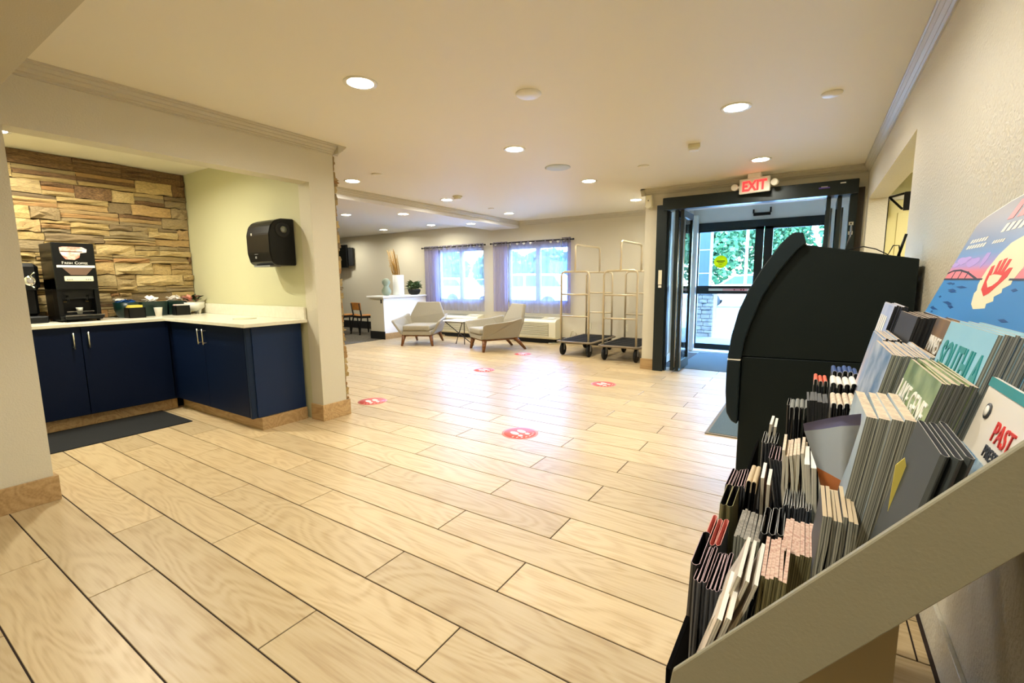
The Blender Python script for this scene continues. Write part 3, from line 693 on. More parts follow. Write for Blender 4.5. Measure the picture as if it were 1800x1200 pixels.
disc(-4.56, 6.4, .05, 'small faint ceiling disc before the far window', M_CEIL, name='sprinkler_cover', cat='sprinkler cover', t=.01)
dt = thing('motion_sensor', 'square cream motion sensor box on the ceiling', 'sensor', (-.975, 4.5, ZC - .055), R(15))
B(-.05, .05, -.04, .04, .015, .055, M_CREAMP, bev=.004).build('housing', dt, local=True); B(-.04, .04, -.035, .03, 0, .015, M_WHITE, bev=.004).build('lens', dt, local=True)
m = MB(); m.lathe([(.03, ZC - .045), (.055, ZC - .04), (.055, ZC - .018), (.068, ZC - .018), (.068, ZC)], (-4.30, 5.22, 0), M_CREAMP, 28); tag(m.build('smoke_detector'), 'small stepped smoke detector on the ceiling', 'smoke detector')

# EXIT sign
ex = thing('exit_sign', 'red and white EXIT sign with two round lamp heads above the doors', 'exit sign', (-.64, 6.10, 2.215), R(-14))
B(-.165, .165, -.018, .018, 0, .165, M_WHITE, bev=.006).build('housing', ex, local=True)
B(-.07, .07, -.03, .03, .165, .215, M_WHITE, bev=.004).build('ceiling_mount', ex, local=True)
m = MB(); m.text('EXIT', .150, Matrix.Translation((0, -.0195, .028)) @ Matrix(((1, 0, 0, 0), (0, 0, -1, 0), (0, 1, 0, 0), (0, 0, 0, 1))), M_EXITR, ext=.001, sx=.85, align='CENTER', bold=.006); m.build('lettering', ex, local=True)['label'] = 'glowing red EXIT letters'
for s in (-1, 1):
    m = MB(); m.rod((s * .165, 0, .085), (s * .19, 0, .085), .012, M_WHITE); m.lathe([(.02, 0), (.036, .015), (.038, .05), (.03, .055)], (s * .215, .02, .085), M_WHITE, 20, Matrix.Rotation(R(90), 4, 'X')); m.build('lamp_head', ex, local=True)
sn = thing('wall_sensor', 'white wedge shaped sensor on the corner left of the door frame', 'sensor', (-1.89, 6.30, 2.17), R(-12))
m = MB(); m.prism([(-.045, 0, .17), (.045, 0, .17), (.05, 0, .02), (.0, 0, -.005), (-.045, 0, .02)], (0, -.06, 0), M_CREAMP, bev=.008); m.build('housing', sn, local=True)
m = MB(); m.ball((0, -.06, .10), .008, M_BLACK, 1); m.build('lens', sn, local=True)

# ------------------------------------------------------------------ entrance doors
dr = B(-1.70, .335, 6.20, 6.335, 2.125, 2.275, M_FRAME, bev=.006).build('door_1'); struct(dr)
m = MB(); m.box(-1.79, -1.66, 6.27, 6.33, 0, 2.20, M_FRAME); m.box(.27, .335, 6.27, 6.42, 0, 2.125, M_FRAME); m.box(-1.66, -1.64, 6.33, 6.42, 0, 2.125, M_FRAME); m.build('door_frame', dr)
B(.337, .395, 6.315, 6.33, 0, 2.20, M_FRAMEB).build('frame_trim', dr)
def leaf_door(x0, x1, y0, y1):     # a folded-back glazed leaf standing along y
    f = MB(); xm = (x0 + x1) / 2; t = .02
    f.box(xm - t, xm + t, y0, y0 + .05, .02, 2.12, M_FRAME); f.box(xm - t, xm + t, y1 - .05, y1, .02, 2.12, M_FRAME)
    f.box(xm - t, xm + t, y0 + .05, y1 - .05, .02, .14, M_FRAME); f.box(xm - t, xm + t, y0 + .05, y1 - .05, 2.04, 2.12, M_FRAME)
    o = f.build('door_leaf', dr); B(xm - .004, xm + .004, y0 + .05, y1 - .05, .14, 2.04, M_GLASS).build('glass', o)
    MB().rod((xm + .03, y0 + .02, 2.0), (xm + .03, y0 + .02, .06), .008, M_STEEL).build('guide_rod', o)
leaf_door(-1.56, -1.52, 6.29, 6.86); leaf_door(-1.49, -1.45, 6.30, 6.86)
leaf_door(.06, .10, 6.30, 6.86); leaf_door(.16, .20, 6.29, 6.86)
m = MB(); m.box(-.0, .06, 6.196, 6.2, 2.215, 2.225, M_GREY); m.box(.17, .22, 6.196, 6.2, 2.238, 2.25, M_WHITE); m.box(-.02, .08, 6.195, 6.2, 2.20, 2.214, mat('violet lens', '5a4a9a', .2)); m.build('sensor_lens', dr)
m = MB(); m.box(-1.745, -1.70, 6.262, 6.27, 1.17, 1.36, M_CREAMP); m.box(-1.742, -1.703, 6.262, 6.27, 1.13, 1.16, M_WHITE); m.build('sticker', dr)
m = MB()
for z in (1.80, 1.70): m.box(.275, .315, 6.255, 6.27, z, z + .035, M_STEEL); m.box(.288, .30, 6.25, 6.256, z + .01, z + .025, M_BLACK)
m.build('switch', dr)
# outer doors
od = MB(); yo0, yo1 = 8.47, 8.53
od.box(-1.73, .12, yo0, yo1, 2.06, 2.17, M_FRAME); od.box(-1.73, -1.715, yo0, yo1, 0, 2.06, M_FRAME); od.box(.105, .12, yo0, yo1, 0, 2.06, M_FRAME)
od = struct(od.build('door_2'))
def outer(x0, x1, wide_right):
    f = MB(); a = .03 if wide_right else .12; b2 = .12 if wide_right else .03
    f.box(x0, x0 + a, yo0 + .01, yo1 - .01, .03, 2.06, M_FRAME); f.box(x1 - b2, x1, yo0 + .01, yo1 - .01, .03, 2.06, M_FRAME)
    f.box(x0, x1, yo0 + .005, yo1 - .005, .03, .125, M_FRAME); f.box(x0, x1, yo0 - .01, yo1 - .01, .985, 1.12, M_FRAME); f.box(x0, x1, yo0 + .01, yo1 - .01, 2.02, 2.06, M_FRAME)
    o = f.build('door_leaf', od)
    B(x0 + a, x1 - b2, 8.498, 8.502, .125, .985, M_GLASS).build('glass', o); B(x0 + a, x1 - b2, 8.498, 8.502, 1.12, 2.02, M_GLASS).build('glass', o)
    return o
lf = outer(-1.712, -.718, True); outer(-.708, .103, False)
m = MB(); m.box(-1.50, -.86, 8.455, 8.46, 1.035, 1.075, M_WHITE); m.box(-1.28, -.90, 8.4535, 8.455, 1.037, 1.073, mat('pale red print', 'e8a8a4', .5))
for x in (-1.10, -1.0, -.96): m.lathe([(.001, 0), (.012, 0), (.012, .002), (.001, .002)], (x, 8.453, 1.055), mat('red dot', 'c03038', .5), 10, Matrix.Rotation(R(90), 4, 'X'))
m.build('push_bar_sticker', lf)['label'] = 'white and red push bar sticker'
m = MB(); m.lathe([(.001, 0), (.105, 0), (.105, .002), (.001, .002)], (-1.335, 8.493, 1.52), sheer_mat('yellow sticker', 'e6dc2c', 0.0), 32, Matrix.Rotation(R(90), 4, 'X'))
m.box(-1.40, -1.27, 8.4895, 8.491, 1.525, 1.54, M_BLACKM); m.box(-1.38, -1.29, 8.4895, 8.491, 1.50, 1.51, M_BLACKM); m.box(-1.36, -1.31, 8.4895, 8.491, 1.47, 1.477, M_BLACKM)
m.build('warning_sticker', lf)['label'] = 'round yellow sticker with dark print'
os_ = thing('door_sensor', 'black bracket shaped sensor above the outer doors', 'sensor', (-.76, 8.45, 2.23))
m = MB(); m.box(-.88, -.64, 8.44, 8.498, 2.23, 2.27, M_BLACK, bev=.004); m.build('housing', os_)
m = MB(); m.box(-.89, -.87, 8.44, 8.498, 2.27, 2.33, M_BLACK); m.box(-.65, -.63, 8.44, 8.498, 2.27, 2.35, M_BLACK); m.box(-.87, -.65, 8.46, 8.498, 2.272, 2.278, M_GREY); m.build('bracket', os_)
tag(B(-1.56, .20, 6.62, 8.20, -.006, .006, M_MATG, bev=.003).build('floor_mat'), 'large dark entrance mat between the two sets of doors', 'mat')
em = thing('floor_mat', 'grey ribbed mat with a beige edge beyond the kiosk at the side opening', 'mat', (-.1, 4.5, 0))
B(-.64, .40, 3.89, 5.28, .002, .012, M_MATG).build('pile', em)
m = MB(); me_ = mat('mat rubber edge', '7a7468', .8)
m.box(-.665, .405, 3.865, 3.89, 0, .009, me_); m.box(-.665, .405, 5.28, 5.305, 0, .009, me_); m.box(-.665, -.64, 3.89, 5.28, 0, .009, me_); m.box(.40, .405, 3.89, 5.28, 0, .009, me_); m.build('border', em)

# corridor door
cd = struct(B(.60, 1.50, 6.29, 6.335, .01, 2.03, mat('cream door paint', 'dcd39a', .35), bev=.003).build('door_3'))
m = MB(); m.box(.582, .60, 6.28, 6.30, 0, 2.06, M_BLACK); m.build('hinge_gap', cd)
m = MB(); m.tube([(.60, 6.27, 2.06), (.72, 6.10, 2.07), (.735, 6.10, 2.03)], .012, M_BLACK, 6); m.tube([(.61, 6.27, 2.05), (.70, 6.20, 1.93), (.73, 6.12, 1.92)], .012, M_BLACK, 6); m.box(.70, .75, 6.09, 6.13, 1.90, 2.08, M_BLACK, bev=.005); m.build('door_closer', cd)['label'] = 'black door closer arm'
m = MB()
for k in range(3): m.box(.68, 1.42, 6.283, 6.291, .35 + k * .55, .80 + k * .55, MATS['cream door paint'], bev=.003)
m.build('door_panel', cd)
struct(B(.60, 1.56, 6.30, 6.34, 2.035, 2.09, M_WHITE).build('trim_11'))

# ------------------------------------------------------------------ armchairs and side table
def slab(mb, pts, th, m, bev=.008):
    """polygon slab of thickness th (vector)"""
    mb.prism(pts, th, m, bev=bev)
def armchair(label, x, y, rz):
    t = thing('armchair', label, 'armchair', (x, y, 0), rz, 'tweed armchairs'); t.scale = (1.02, 1.14, 1)
    m = MB(); slab(m, [(-.27, .24, .225), (.27, .24, .225), (.37, .29, .50), (.335, .315, .60), (.235, .40, .82), (-.235, .40, .82), (-.335, .315, .60), (-.37, .29, .50)], (0, .06, -.012), M_FAB, .012)
    m.build('backrest', t, local=True)
    for s in (-1, 1):
        m = MB(); slab(m, [(s * .27, -.33, .225), (s * .27, .27, .225), (s * .365, .31, .585), (s * .40, .12, .54), (s * .435, -.34, .50), (s * .425, -.37, .47)], (s * .05, 0, .004), M_FAB, .012)
        m.build('armrest', t, local=True)
    m = MB(); m.box(-.275, .275, -.345, .26, .215, .30, M_FAB, bev=.012); m.build('seat_base', t, local=True)
    m = MB(); m.box(-.262, .262, -.36, .235, .302, .405, M_FAB, bev=.032, seg=3); m.tube([(-.262, -.345, .353), (.262, -.345, .353)], .006, M_FAB); m.build('cushion', t, local=True)
    m = MB(); m.box(-.26, .26, -.31, -.27, .19, .2145, M_WALNUT, bev=.004); m.box(-.26, .26, .21, .25, .19, .2145, M_WALNUT, bev=.004); m.box(-.26, -.22, -.27, .21, .19, .2145, M_WALNUT); m.box(.22, .26, -.27, .21, .19, .2145, M_WALNUT); m.build('frame', t, local=True)
    for sx in (-1, 1):
        MB().rod((sx * .30, -.32, 0), (sx * .262, -.285, .215), .020, M_WALNUT, r1=.044, seg=8).build('leg', t, local=True)
        MB().rod((sx * .275, .42, 0), (sx * .25, .235, .235), .019, M_WALNUT, r1=.040, seg=8).build('leg', t, local=True)
    return t
armchair('greige tweed armchair facing the lobby before the white half wall', -6.52, 6.72, R(26))
armchair('greige tweed armchair turned sideways before the lilac-curtained window', -4.83, 6.85, R(-31))
st = thing('side_table', 'small side table with a white square top and crossed dark legs', 'side table', (-5.68, 6.86, 0))
B(-5.93, -5.45, 6.66, 7.08, .478, .497, M_WHITEP, bev=.004).build('table_top', st)
m = MB(); q = .469
for a, b_ in (((-5.90, 6.70), (-5.48, 7.04)), ((-5.48, 6.70), (-5.92, 7.03))):
    m = MB(); m.rod((a[0], a[1], q), (b_[0], b_[1], 0), .010, M_FRAMEB, seg=6); m.build('leg', st)
MB().rod((-5.70, 7.03, q), (-5.70, 7.03, 0), .010, M_FRAMEB, seg=6).build('leg', st)
m = MB(); m.rod((-5.90, 6.70, .469), (-5.48, 6.70, .469), .009, M_FRAMEB, seg=6); m.rod((-5.90, 7.04, .469), (-5.48, 7.04, .469), .009, M_FRAMEB, seg=6); m.rod((-5.90, 6.70, .469), (-5.90, 7.04, .469), .009, M_FRAMEB, seg=6); m.rod((-5.48, 6.70, .469), (-5.48, 7.04, .469), .009, M_FRAMEB, seg=6); m.build('frame', st)

# ------------------------------------------------------------------ through-wall heaters
def ptac(label, x0, x1):
    t = thing('wall_heater', label, 'heater', ((x0 + x1) / 2, YF - .13, .06)); y0, y1 = YF - .27, YF - .001
    m = MB(); m.prism([(x0, y1, .09), (x0, y0 + .03, .09), (x0, y0, .12), (x0, y0, .43), (x0, y0 + .05, .47), (x0, y1, .51)], (x1 - x0, 0, 0), M_CREAMP, bev=.006); m.build('cabinet', t)
    n = 9
    for k in range(n):
        z = .15 + k * .028
        MB().box(x0 + .05, x1 - .16, y0 - .006, y0 + .004, z, z + .013, M_CREAMP, bev=.002).build('slat', t)
    m = MB(); m.box(x0 + .04, x1 - .15, y0 - .001, y0 + .001, .145, .405, mat('grille shadow', '8f886c', .8)); m.build('grille_back', t)
    m = MB()
    for k in range(14):
        a = x0 + .08 + k * (x1 - x0 - .42) / 14; m.prism([(a, y0 + .07, .482), (a, y1 - .05, .506), (a + .018, y1 - .05, .509), (a + .018, y0 + .07, .485)], (0, 0, .004), mat('louver grey', '6e6c60', .6))
    m.build('top_louver', t)
    m = MB(); m.prism([(x1 - .24, y0 + .08, .486), (x1 - .08, y0 + .08, .486), (x1 - .08, y1 - .07, .506), (x1 - .24, y1 - .07, .506)], (0, 0, .005), M_WHITE); m.build('control_panel', t)
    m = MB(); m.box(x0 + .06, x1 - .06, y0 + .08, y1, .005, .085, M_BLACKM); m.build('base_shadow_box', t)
ptac('cream wall heater under the window behind the second armchair', -5.20, -4.14)
ptac('cream wall heater between the two armchairs under the far window', -7.10, -6.05)
for x, lb in ((-2.83, 'white wall outlet seen between the two luggage carts'), (-3.55, 'white wall outlet behind the first luggage cart')):
    t = thing('wall_outlet', lb, 'outlet', (x, YF - .005, .30)); B(x - .04, x + .04, YF - .008, YF, .30, .43, M_CREAMP, bev=.003).build('plate', t)
    m = MB(); m.box(x - .018, x + .018, YF - .011, YF - .008, .325, .355, M_WHITE); m.box(x - .018, x + .018, YF - .011, YF - .008, .375, .405, M_WHITE); m.build('socket', t)
m = MB(); m.tube([(-3.95, YF - .02, .10), (-3.90, YF - .05, .24), (-3.84, YF - .05, .27), (-3.80, YF - .05, .20), (-3.84, YF - .06, .10), (-3.95, YF - .10, .03), (-4.12, YF - .14, .012), (-4.3, YF - .25, .012)], .010, M_CREAMP, 6)
tag(m.build('power_cord'), 'cream power cord looping on the wall beside the heater', 'cord')

# ------------------------------------------------------------------ luggage carts
M_BRASS = mat('champagne metal', 'd6c8a8', .32, metal=.45)
def cart(label, x0, x1, y0, y1, hz=1.80, skew=0.0):
    t = thing('luggage_cart', label, 'luggage cart', ((x0 + x1) / 2, (y0 + y1) / 2, 0), 0, 'luggage carts')
    dz = .245
    m = MB(); m.box(x0 + .02, x1 - .02, y0 + .02, y1 - .02, dz - .03, dz, M_RUB, bev=.006)
    n = 11
    for k in range(n): m.box(x0 + .03, x1 - .03, y0 + .05 + k * (y1 - y0 - .1) / n, y0 + .05 + (k + .55) * (y1 - y0 - .1) / n, dz, dz + .006, M_RUB)
    m.build('deck', t)
    m = MB(); r = .018
    cs = [(x0 + .04, y0), (x1 - .04, y0), (x1, y0 + .04), (x1, y1 - .04), (x1 - .04, y1), (x0 + .04, y1), (x0, y1 - .04), (x0, y0 + .04), (x0 + .04, y0)]
    m.tube([(a, b_, dz - .012) for a, b_ in cs], r, mat('bumper bronze', '8a7d68', .45, metal=.3), 8); m.build('bumper', t)
    for ye, nm in ((y0 + .05, 0), (y1 - .05, 1)):
        xa, xb = x0 + .06, x1 - .06; zt = 1.375; c = .06
        pts = [(xa, ye, dz), (xa, ye, zt - c), (xa + c * .3, ye, zt - c * .3), (xa + c, ye, zt), (xb - c, ye, zt), (xb - c * .3, ye, zt - c * .3), (xb, ye, zt - c), (xb, ye, dz)]
        fr = MB().tube(pts, .0165, M_BRASS, 8).build('end_frame', t)
        for z in (1.01, .655): MB().rod((xa, ye, z), (xb, ye, z), .013, M_BRASS, seg=8).build('rail', fr)
    xc = (x0 + x1) / 2; ya, yb = y0 + .05, y1 - .05; c = .07
    pts = [(xc, ya, 1.36), (xc, ya, hz - c), (xc, ya + c * .3, hz - c * .3), (xc, ya + c, hz), (xc, yb - c, hz), (xc, yb - c * .3, hz - c * .3), (xc, yb, hz - c), (xc, yb, 1.36)]
    MB().tube(pts, .0165, M_BRASS, 8).build('hanging_bar', t)
    for xw in (x0 + .07, x1 - .07):
        for yw in (y0 + .10, y1 - .10):
            w = MB(); w.lathe([(.045, -.02), (.085, -.022), (.10, -.012), (.10, .012), (.085, .022), (.045, .02)], (xw, yw, .10), M_BLACKM, 24, Matrix.Rotation(R(90), 4, 'Y')); o = w.build('wheel', t)
            f = MB(); f.box(xw - .03, xw - .024, yw - .02, yw + .02, .09, .215, M_GREY); f.box(xw + .024, xw + .03, yw - .02, yw + .02, .09, .215, M_GREY); f.build('fork', o)
cart('champagne metal birdcage luggage cart standing nearer the window', -3.53, -2.92, 6.77, 7.88)
cart('champagne metal birdcage luggage cart partly behind the door wall corner', -2.74, -2.10, 6.64, 7.72, 1.81)

# ------------------------------------------------------------------ half wall and its ornaments
hw = MB(); hw.box(-8.15, -7.72, 6.80, YF - .001, .0, .90, M_WALL)
hw = struct(hw.build('wall_half'))
struct(B(-7.722, -7.716, 6.80, YF - .001, .10, .90, M_WHITEP).build('wall_half_side'))
B(-8.20, -7.67, 6.75, YF - .001, .90, .935, M_WHITEP, bev=.004).build('cap', hw)
struct(B(-7.716, -7.70, 6.79, YF - .02, 0, .13, M_BASE).build('baseboard_half'))
struct(B(-8.165, -7.70, 6.785, 6.80, 0, .17, M_BLACKM).build('baseboard_half_end'))
m = MB(); m.box(-7.80, -7.77, 6.79, 6.80, .78, .86, M_BLACK); tag(m.build('wall_switch'), 'small black switch on the end of the half wall', 'switch')
M_SAGE = mat('sage ceramic', '8f9c86', .4)
m = MB(); m.lathe([(.055, .935), (.10, .99), (.105, 1.05), (.06, 1.13), (.052, 1.15), (.085, 1.20), (.09, 1.25), (.055, 1.30), (.02, 1.315)], (-8.00, 7.15, 0), M_SAGE, 14)
tag(m.build('gourd_vase', smooth=False), 'sage green ribbed gourd vase on the half wall', 'vase')
vs = thing('tall_vase', 'tall white cylinder vase with dry brown reeds on the half wall', 'vase', (-7.93, 7.45, .935))
MB().lathe([(.115, .935), (.125, .95), (.125, 1.39), (.11, 1.39), (.11, 1.0)], (-7.93, 7.45, 0), M_WHITEP, 28).build('vase', vs)
M_REED = mat('dry reed', 'a8823c', .8)
m = MB()
for i in range(46):
    a = random.uniform(0, 6.28); r0 = random.uniform(0, .08); s = random.uniform(.01, .10)
    p0 = (-7.93 + r0 * math.cos(a), 7.45 + r0 * math.sin(a), 1.10); h = random.uniform(1.6, 2.0)
    ml = (p0[0] - .05 + s * .4 * math.cos(a), p0[1] + s * .4 * math.sin(a), (1.1 + h) / 2); m.tube([p0, ml, (p0[0] - .16 + s * math.cos(a), p0[1] + s * math.sin(a), h)], .005, M_REED, 4)
m.build('reeds', vs)
pp = thing('potted_plant', 'leafy green plant in a dark round pot on the half wall', 'potted plant', (-7.82, 7.83, .935))
MB().lathe([(.07, .935), (.12, .96), (.145, 1.03), (.14, 1.06), (.12, 1.06), (.12, 1.03)], (-7.82, 7.83, 0), M_BLACKM, 24).build('pot', pp)
sprig(pp, 'foliage', (-7.82, 7.83, 1.05), 150, .24, .035, [mat('green leaf', '5f7a4a', .5), mat('light green leaf', '8aa070', .5), M_LEAF], (.0, 1.6), .05)

# ------------------------------------------------------------------ dining chairs and television
def dchair(label, x, y, rz):
    t = thing('dining_chair', label, 'dining chair', (x, y, 0), rz, 'dining chairs')
    m = MB(); m.prism([(-.20, -.20, .44), (.20, -.20, .44), (.18, .20, .44), (-.18, .20, .44)], (0, 0, .02), M_OAK, bev=.006); m.build('seat', t, local=True)
    m = MB(); m.prism([(-.21, .20, .58), (.21, .20, .58), (.22, .215, .76), (-.22, .215, .76)], (0, .018, 0), M_OAK, bev=.005); m.build('backrest', t, local=True)
    m = MB(); m.box(-.19, .19, -.18, -.155, .39, .438, M_BLACKM); m.box(-.19, .19, .155, .18, .39, .438, M_BLACKM); m.box(-.19, -.165, -.16, .16, .39, .438, M_BLACKM); m.box(.165, .19, -.16, .16, .39, .438, M_BLACKM); m.build('frame', t, local=True)
    for s in (-1, 1):
        MB().rod((s * .21, -.20, 0), (s * .18, -.17, .43), .017, M_BLACKM, seg=6).build('leg', t, local=True)
        MB().tube([(s * .21, .27, 0), (s * .185, .19, .44), (s * .19, .235, .74)], .018, M_BLACKM, 6).build('leg', t, local=True)
dchair('oak backed dining chair half hidden by the stone pillar edge', -9.60, 7.28, R(172))
dchair('oak backed dining chair next to the half wall', -9.02, 7.35, R(170))
dt2 = thing('dining_table', 'dark legged dining table mostly hidden behind the pillar', 'table', (-11.2, 6.7, 0))
B(-11.75, -10.65, 6.35, 7.05, .72, .75, M_OAK, bev=.005).build('table_top', dt2)
for a in (-11.68, -10.72):
    for b_ in (6.42, 6.98): B(a - .025, a + .025, b_ - .025, b_ + .025, 0, .72, M_BLACKM).build('leg', dt2)
tv = thing('television', 'black flat television on a wall arm in the dining area', 'television', (-10.75, 7.95, 1.62), R(10))
B(-.48, .36, -.03, .03, 0, .60, M_BLACK, bev=.008).build('screen_body', tv, local=True)
B(-.46, .34, -.032, -.03, .03, .58, mat('screen glass', '050606', .08), bev=0).build('screen', tv, local=True)
m = MB(); m.box(.20, .50, .03, .09, .05, .52, M_BLACKM, bev=.005); m.box(.0, .1, .03, .22, .2, .36, M_BLACKM); m.build('wall_mount', tv, local=True)

# ------------------------------------------------------------------ kiosk (cash machine)
km = thing('kiosk', 'tall dark curved-front cash kiosk standing against the right wall', 'kiosk', (0, 3.0, 0))
outer_p = [(-.06, 1.468), (-.101, 1.471), (-.125, 1.45), (-.155, 1.417), (-.23, 1.299), (-.29, 1.182), (-.333, 1.066), (-.36, .935), (-.374, .808)]
inner_p = [(-.048, 1.414), (-.085, 1.382), (-.154, 1.284), (-.225, 1.151), (-.276, .997), (-.300, .90), (-.309, .814)]
m = MB(); body = [(x, 2.78, z) for x, z in [(-.048, 1.41), (-.085, 1.382), (-.154, 1.284), (-.225, 1.151), (-.276, .997), (-.300, .90), (-.306, .822), (.395, .835), (.395, 1.325)]]
m.prism(body, (0, .46, 0), M_ATM, bev=.003); m.build('upper_cabinet', km)
m = MB(); m.prism([(x, 2.78, z) for x, z in [(-.306, .818), (-.306, .0), (.395, .0), (.395, .831)]], (0, .46, 0), M_ATM, bev=.003); m.build('lower_cabinet', km)
bz = [(x, 2.745, z) for x, z in outer_p] + [(x + .004, 2.745, z) for x, z in reversed(inner_p)]
m = MB(); m.prism(bz, (0, .53, 0), M_ATM2, bev=.005); m.build('upper_bezel', km)
lb_ = [(-.374, .80), (-.376, .72), (-.375, .62), (-.366, .503), (-.34, .458), (-.309, .443), (-.309, .80)]
m = MB(); m.prism([(x, 2.745, z) for x, z in lb_], (0, .53, 0), M_ATM2, bev=.005); m.build('lower_bezel', km)
m = MB(); m.box(-.374, -.309, 2.744, 3.276, .801, .807, M_WHITE); m.build('bright_strip', km)['label'] = 'thin bright strip across the front'
m = MB(); m.prism([(-.20, 2.86, 1.345), (-.285, 2.86, 1.185), (-.28, 2.86, 1.18), (-.19, 2.86, 1.345)], (0, .3, 0), mat('kiosk screen', '0a0c10', .1)); m.build('screen', km)
m = MB(); m.tube([(.13, 3.0, 1.385), (.20, 2.99, 1.40), (.25, 2.98, 1.385), (.30, 2.97, 1.355), (.32, 3.0, 1.40), (.345, 3.02, 1.40), (.35, 3.0, 1.345)], .003, M_BLACK, 5); m.tube([(.13, 3.1, 1.38), (.16, 3.3, 1.5), (.20, 4.2, 1.62), (.29, 6.25, 1.70)], .004, M_BLACK, 5)
tag(m.build('cable'), 'thin black cable running from the kiosk top towards the door frame', 'cable')
m = MB(); m.rod((.336, 2.95, 1.338), (.360, 2.95, 1.45), .006, M_BLACK, seg=8); tag(m.build('antenna'), 'short black antenna standing on the kiosk top by the wall', 'antenna')

# ------------------------------------------------------------------ brochure rack
M_RACK = mat('rack laminate beige', '8b8670', .5, bump=(300, .0004))
M_RACKI = mat('rack black inside', '040404', .9, spec=.05)
rk = thing('brochure_rack', 'sloping brochure rack with beige side panel against the right wall', 'display rack', (.1, 1.2, 0))
def pan(y): return [(-.107, y, .803), (.36, y, 1.399), (.395, y, 1.399), (.395, y, 1.365), (.006, y, .840), (-.095, y, .703), (-.115, y, .745)]
m = MB(); m.prism(pan(.492), (0, .007, 0), M_RACK, bev=.0012); m.build('side_panel', rk)['label'] = 'beige sloping side panel'
m = MB(); m.prism([(x, y, z - .40) for x, y, z in pan(1.88)], (0, .02, 0), M_RACKI, bev=.0012); m.build('end_panel', rk)
sl = 1.354
def zl(x): return .84 + sl * (x - .006)
m = MB(); m.prism([(-.13, .70, zl(-.13) - .15), (.37, .70, zl(.37) - .15), (.37, .70, zl(.37) - .165), (-.13, .70, zl(-.13) - .165)], (0, 1.17, 0), M_RACKI); m.build('tray', rk)
m = MB(); m.box(-.137, -.131, .70, 1.85, .50, .66, M_RACKI); m.box(-.116, -.111, .4995, .60, .60, .797, M_RACKI); m.build('front_lip', rk)
m = MB(); m.prism([(-.107, .499, .797), (-.12, .499, .70), (-.09, .499, .70), (-.06, .499, .80), (-.06, .499, .855)], (0, .002, 0), M_RACKI); m.build('inner_lining', rk)
for x, z in ((-.045, .775), (.012, .85), (.055, .91), (.10, .99), (.172, 1.05), (.262, 1.12)):
    B(-.002, .002, .71, 1.66, -.19, -.03, M_RACKI, M=Matrix.Translation((x, 0, z)) @ Matrix.Rotation(R(8), 4, 'Y')).build('divider', rk)
m = MB(); m.box(-.08, .15, .90, 1.80, 0, .50, mat('rack pedestal brown', '94835f', .6)); m.prism([(-.08, .9, .5), (.15, .9, .5), (.15, .9, .83), (-.08, .9, .53)], (0, .9, 0), MATS['rack pedestal brown']); m.build('pedestal', rk)

# leaflets: three kinds of small meshes shared by their copies
M_PAGE = mat('cream page tops', 'e4d6bf', .8, noise=(160, 'cdb9a6'))
M_PAGEG = mat('grey page tops', '9a958c', .8, noise=(160, '77736c'))
M_RIMP = mat('mauve paper rim', 'b59aa0', .7); M_RIMG = mat('grey paper rim', 'a9a9a6', .7); M_RIMW = mat('white paper rim', 'ebe8e0', .6); M_RIMO = mat('olive paper rim', '8c865c', .7); M_RIMPK = mat('coral paper rim', 'e69a90', .7); M_RIMT = mat('tan paper rim', 'c7b494', .7)
M_DK = mat('dark leaflet', '1b1b1c', .55); M_CH = mat('charcoal leaflet', '4a4c50', .6); M_GY = mat('grey leaflet', '7c7f7c', .6); M_OL = mat('olive leaflet', '6a6644', .6)
S_DK = stripes('page edges dark', '2a2c2c', '6d706c', 900); S_MID = stripes('page edges grey', '4b4e4a', 'a9aa9c', 800); S_OL = stripes('page edges olive', '3f3c22', '8d855c', 800)
S_LT = stripes('page edges light', 'a09886', 'e6dfcc', 800); S_BK = stripes('page edges black', '0c0c0d', '2c2e2f', 800)
def me_open(w, t, h, rim, out, inn, wall=.0009):
    mb = MB(); c = min(t * .42, .004)
    def ring(d, z):
        x0, x1, y0, y1 = d, t - d, d, w - d; k = max(c - d, .0004)
        return [Vector(p) for p in [(x0 + k, y0, z), (x1 - k, y0, z), (x1, y0 + k * 1.5, z), (x1, y1 - k * 1.5, z), (x1 - k, y1, z), (x0 + k, y1, z), (x0, y1 - k * 1.5, z), (x0, y0 + k * 1.5, z)]]
    bm = mb.bm; V = lambda L_: [bm.verts.new(p) for p in L_]
    ob, ot, it, ib = V(ring(0, 0)), V(ring(0, h)), V(ring(wall, h)), V(ring(wall, h * .45))
    a, b_, c2 = mb.mi(out), mb.mi(rim), mb.mi(inn)
    for k in range(8):
        n = (k + 1) % 8
        for q_, mi_ in (([ob[k], ob[n], ot[n], ot[k]], a), ([ot[k], ot[n], it[n], it[k]], b_), ([it[k], it[n], ib[n], ib[k]], c2)):
            f = bm.faces.new(q_); f.material_index = mi_
    f = bm.faces.new(ib); f.material_index = c2; return mb
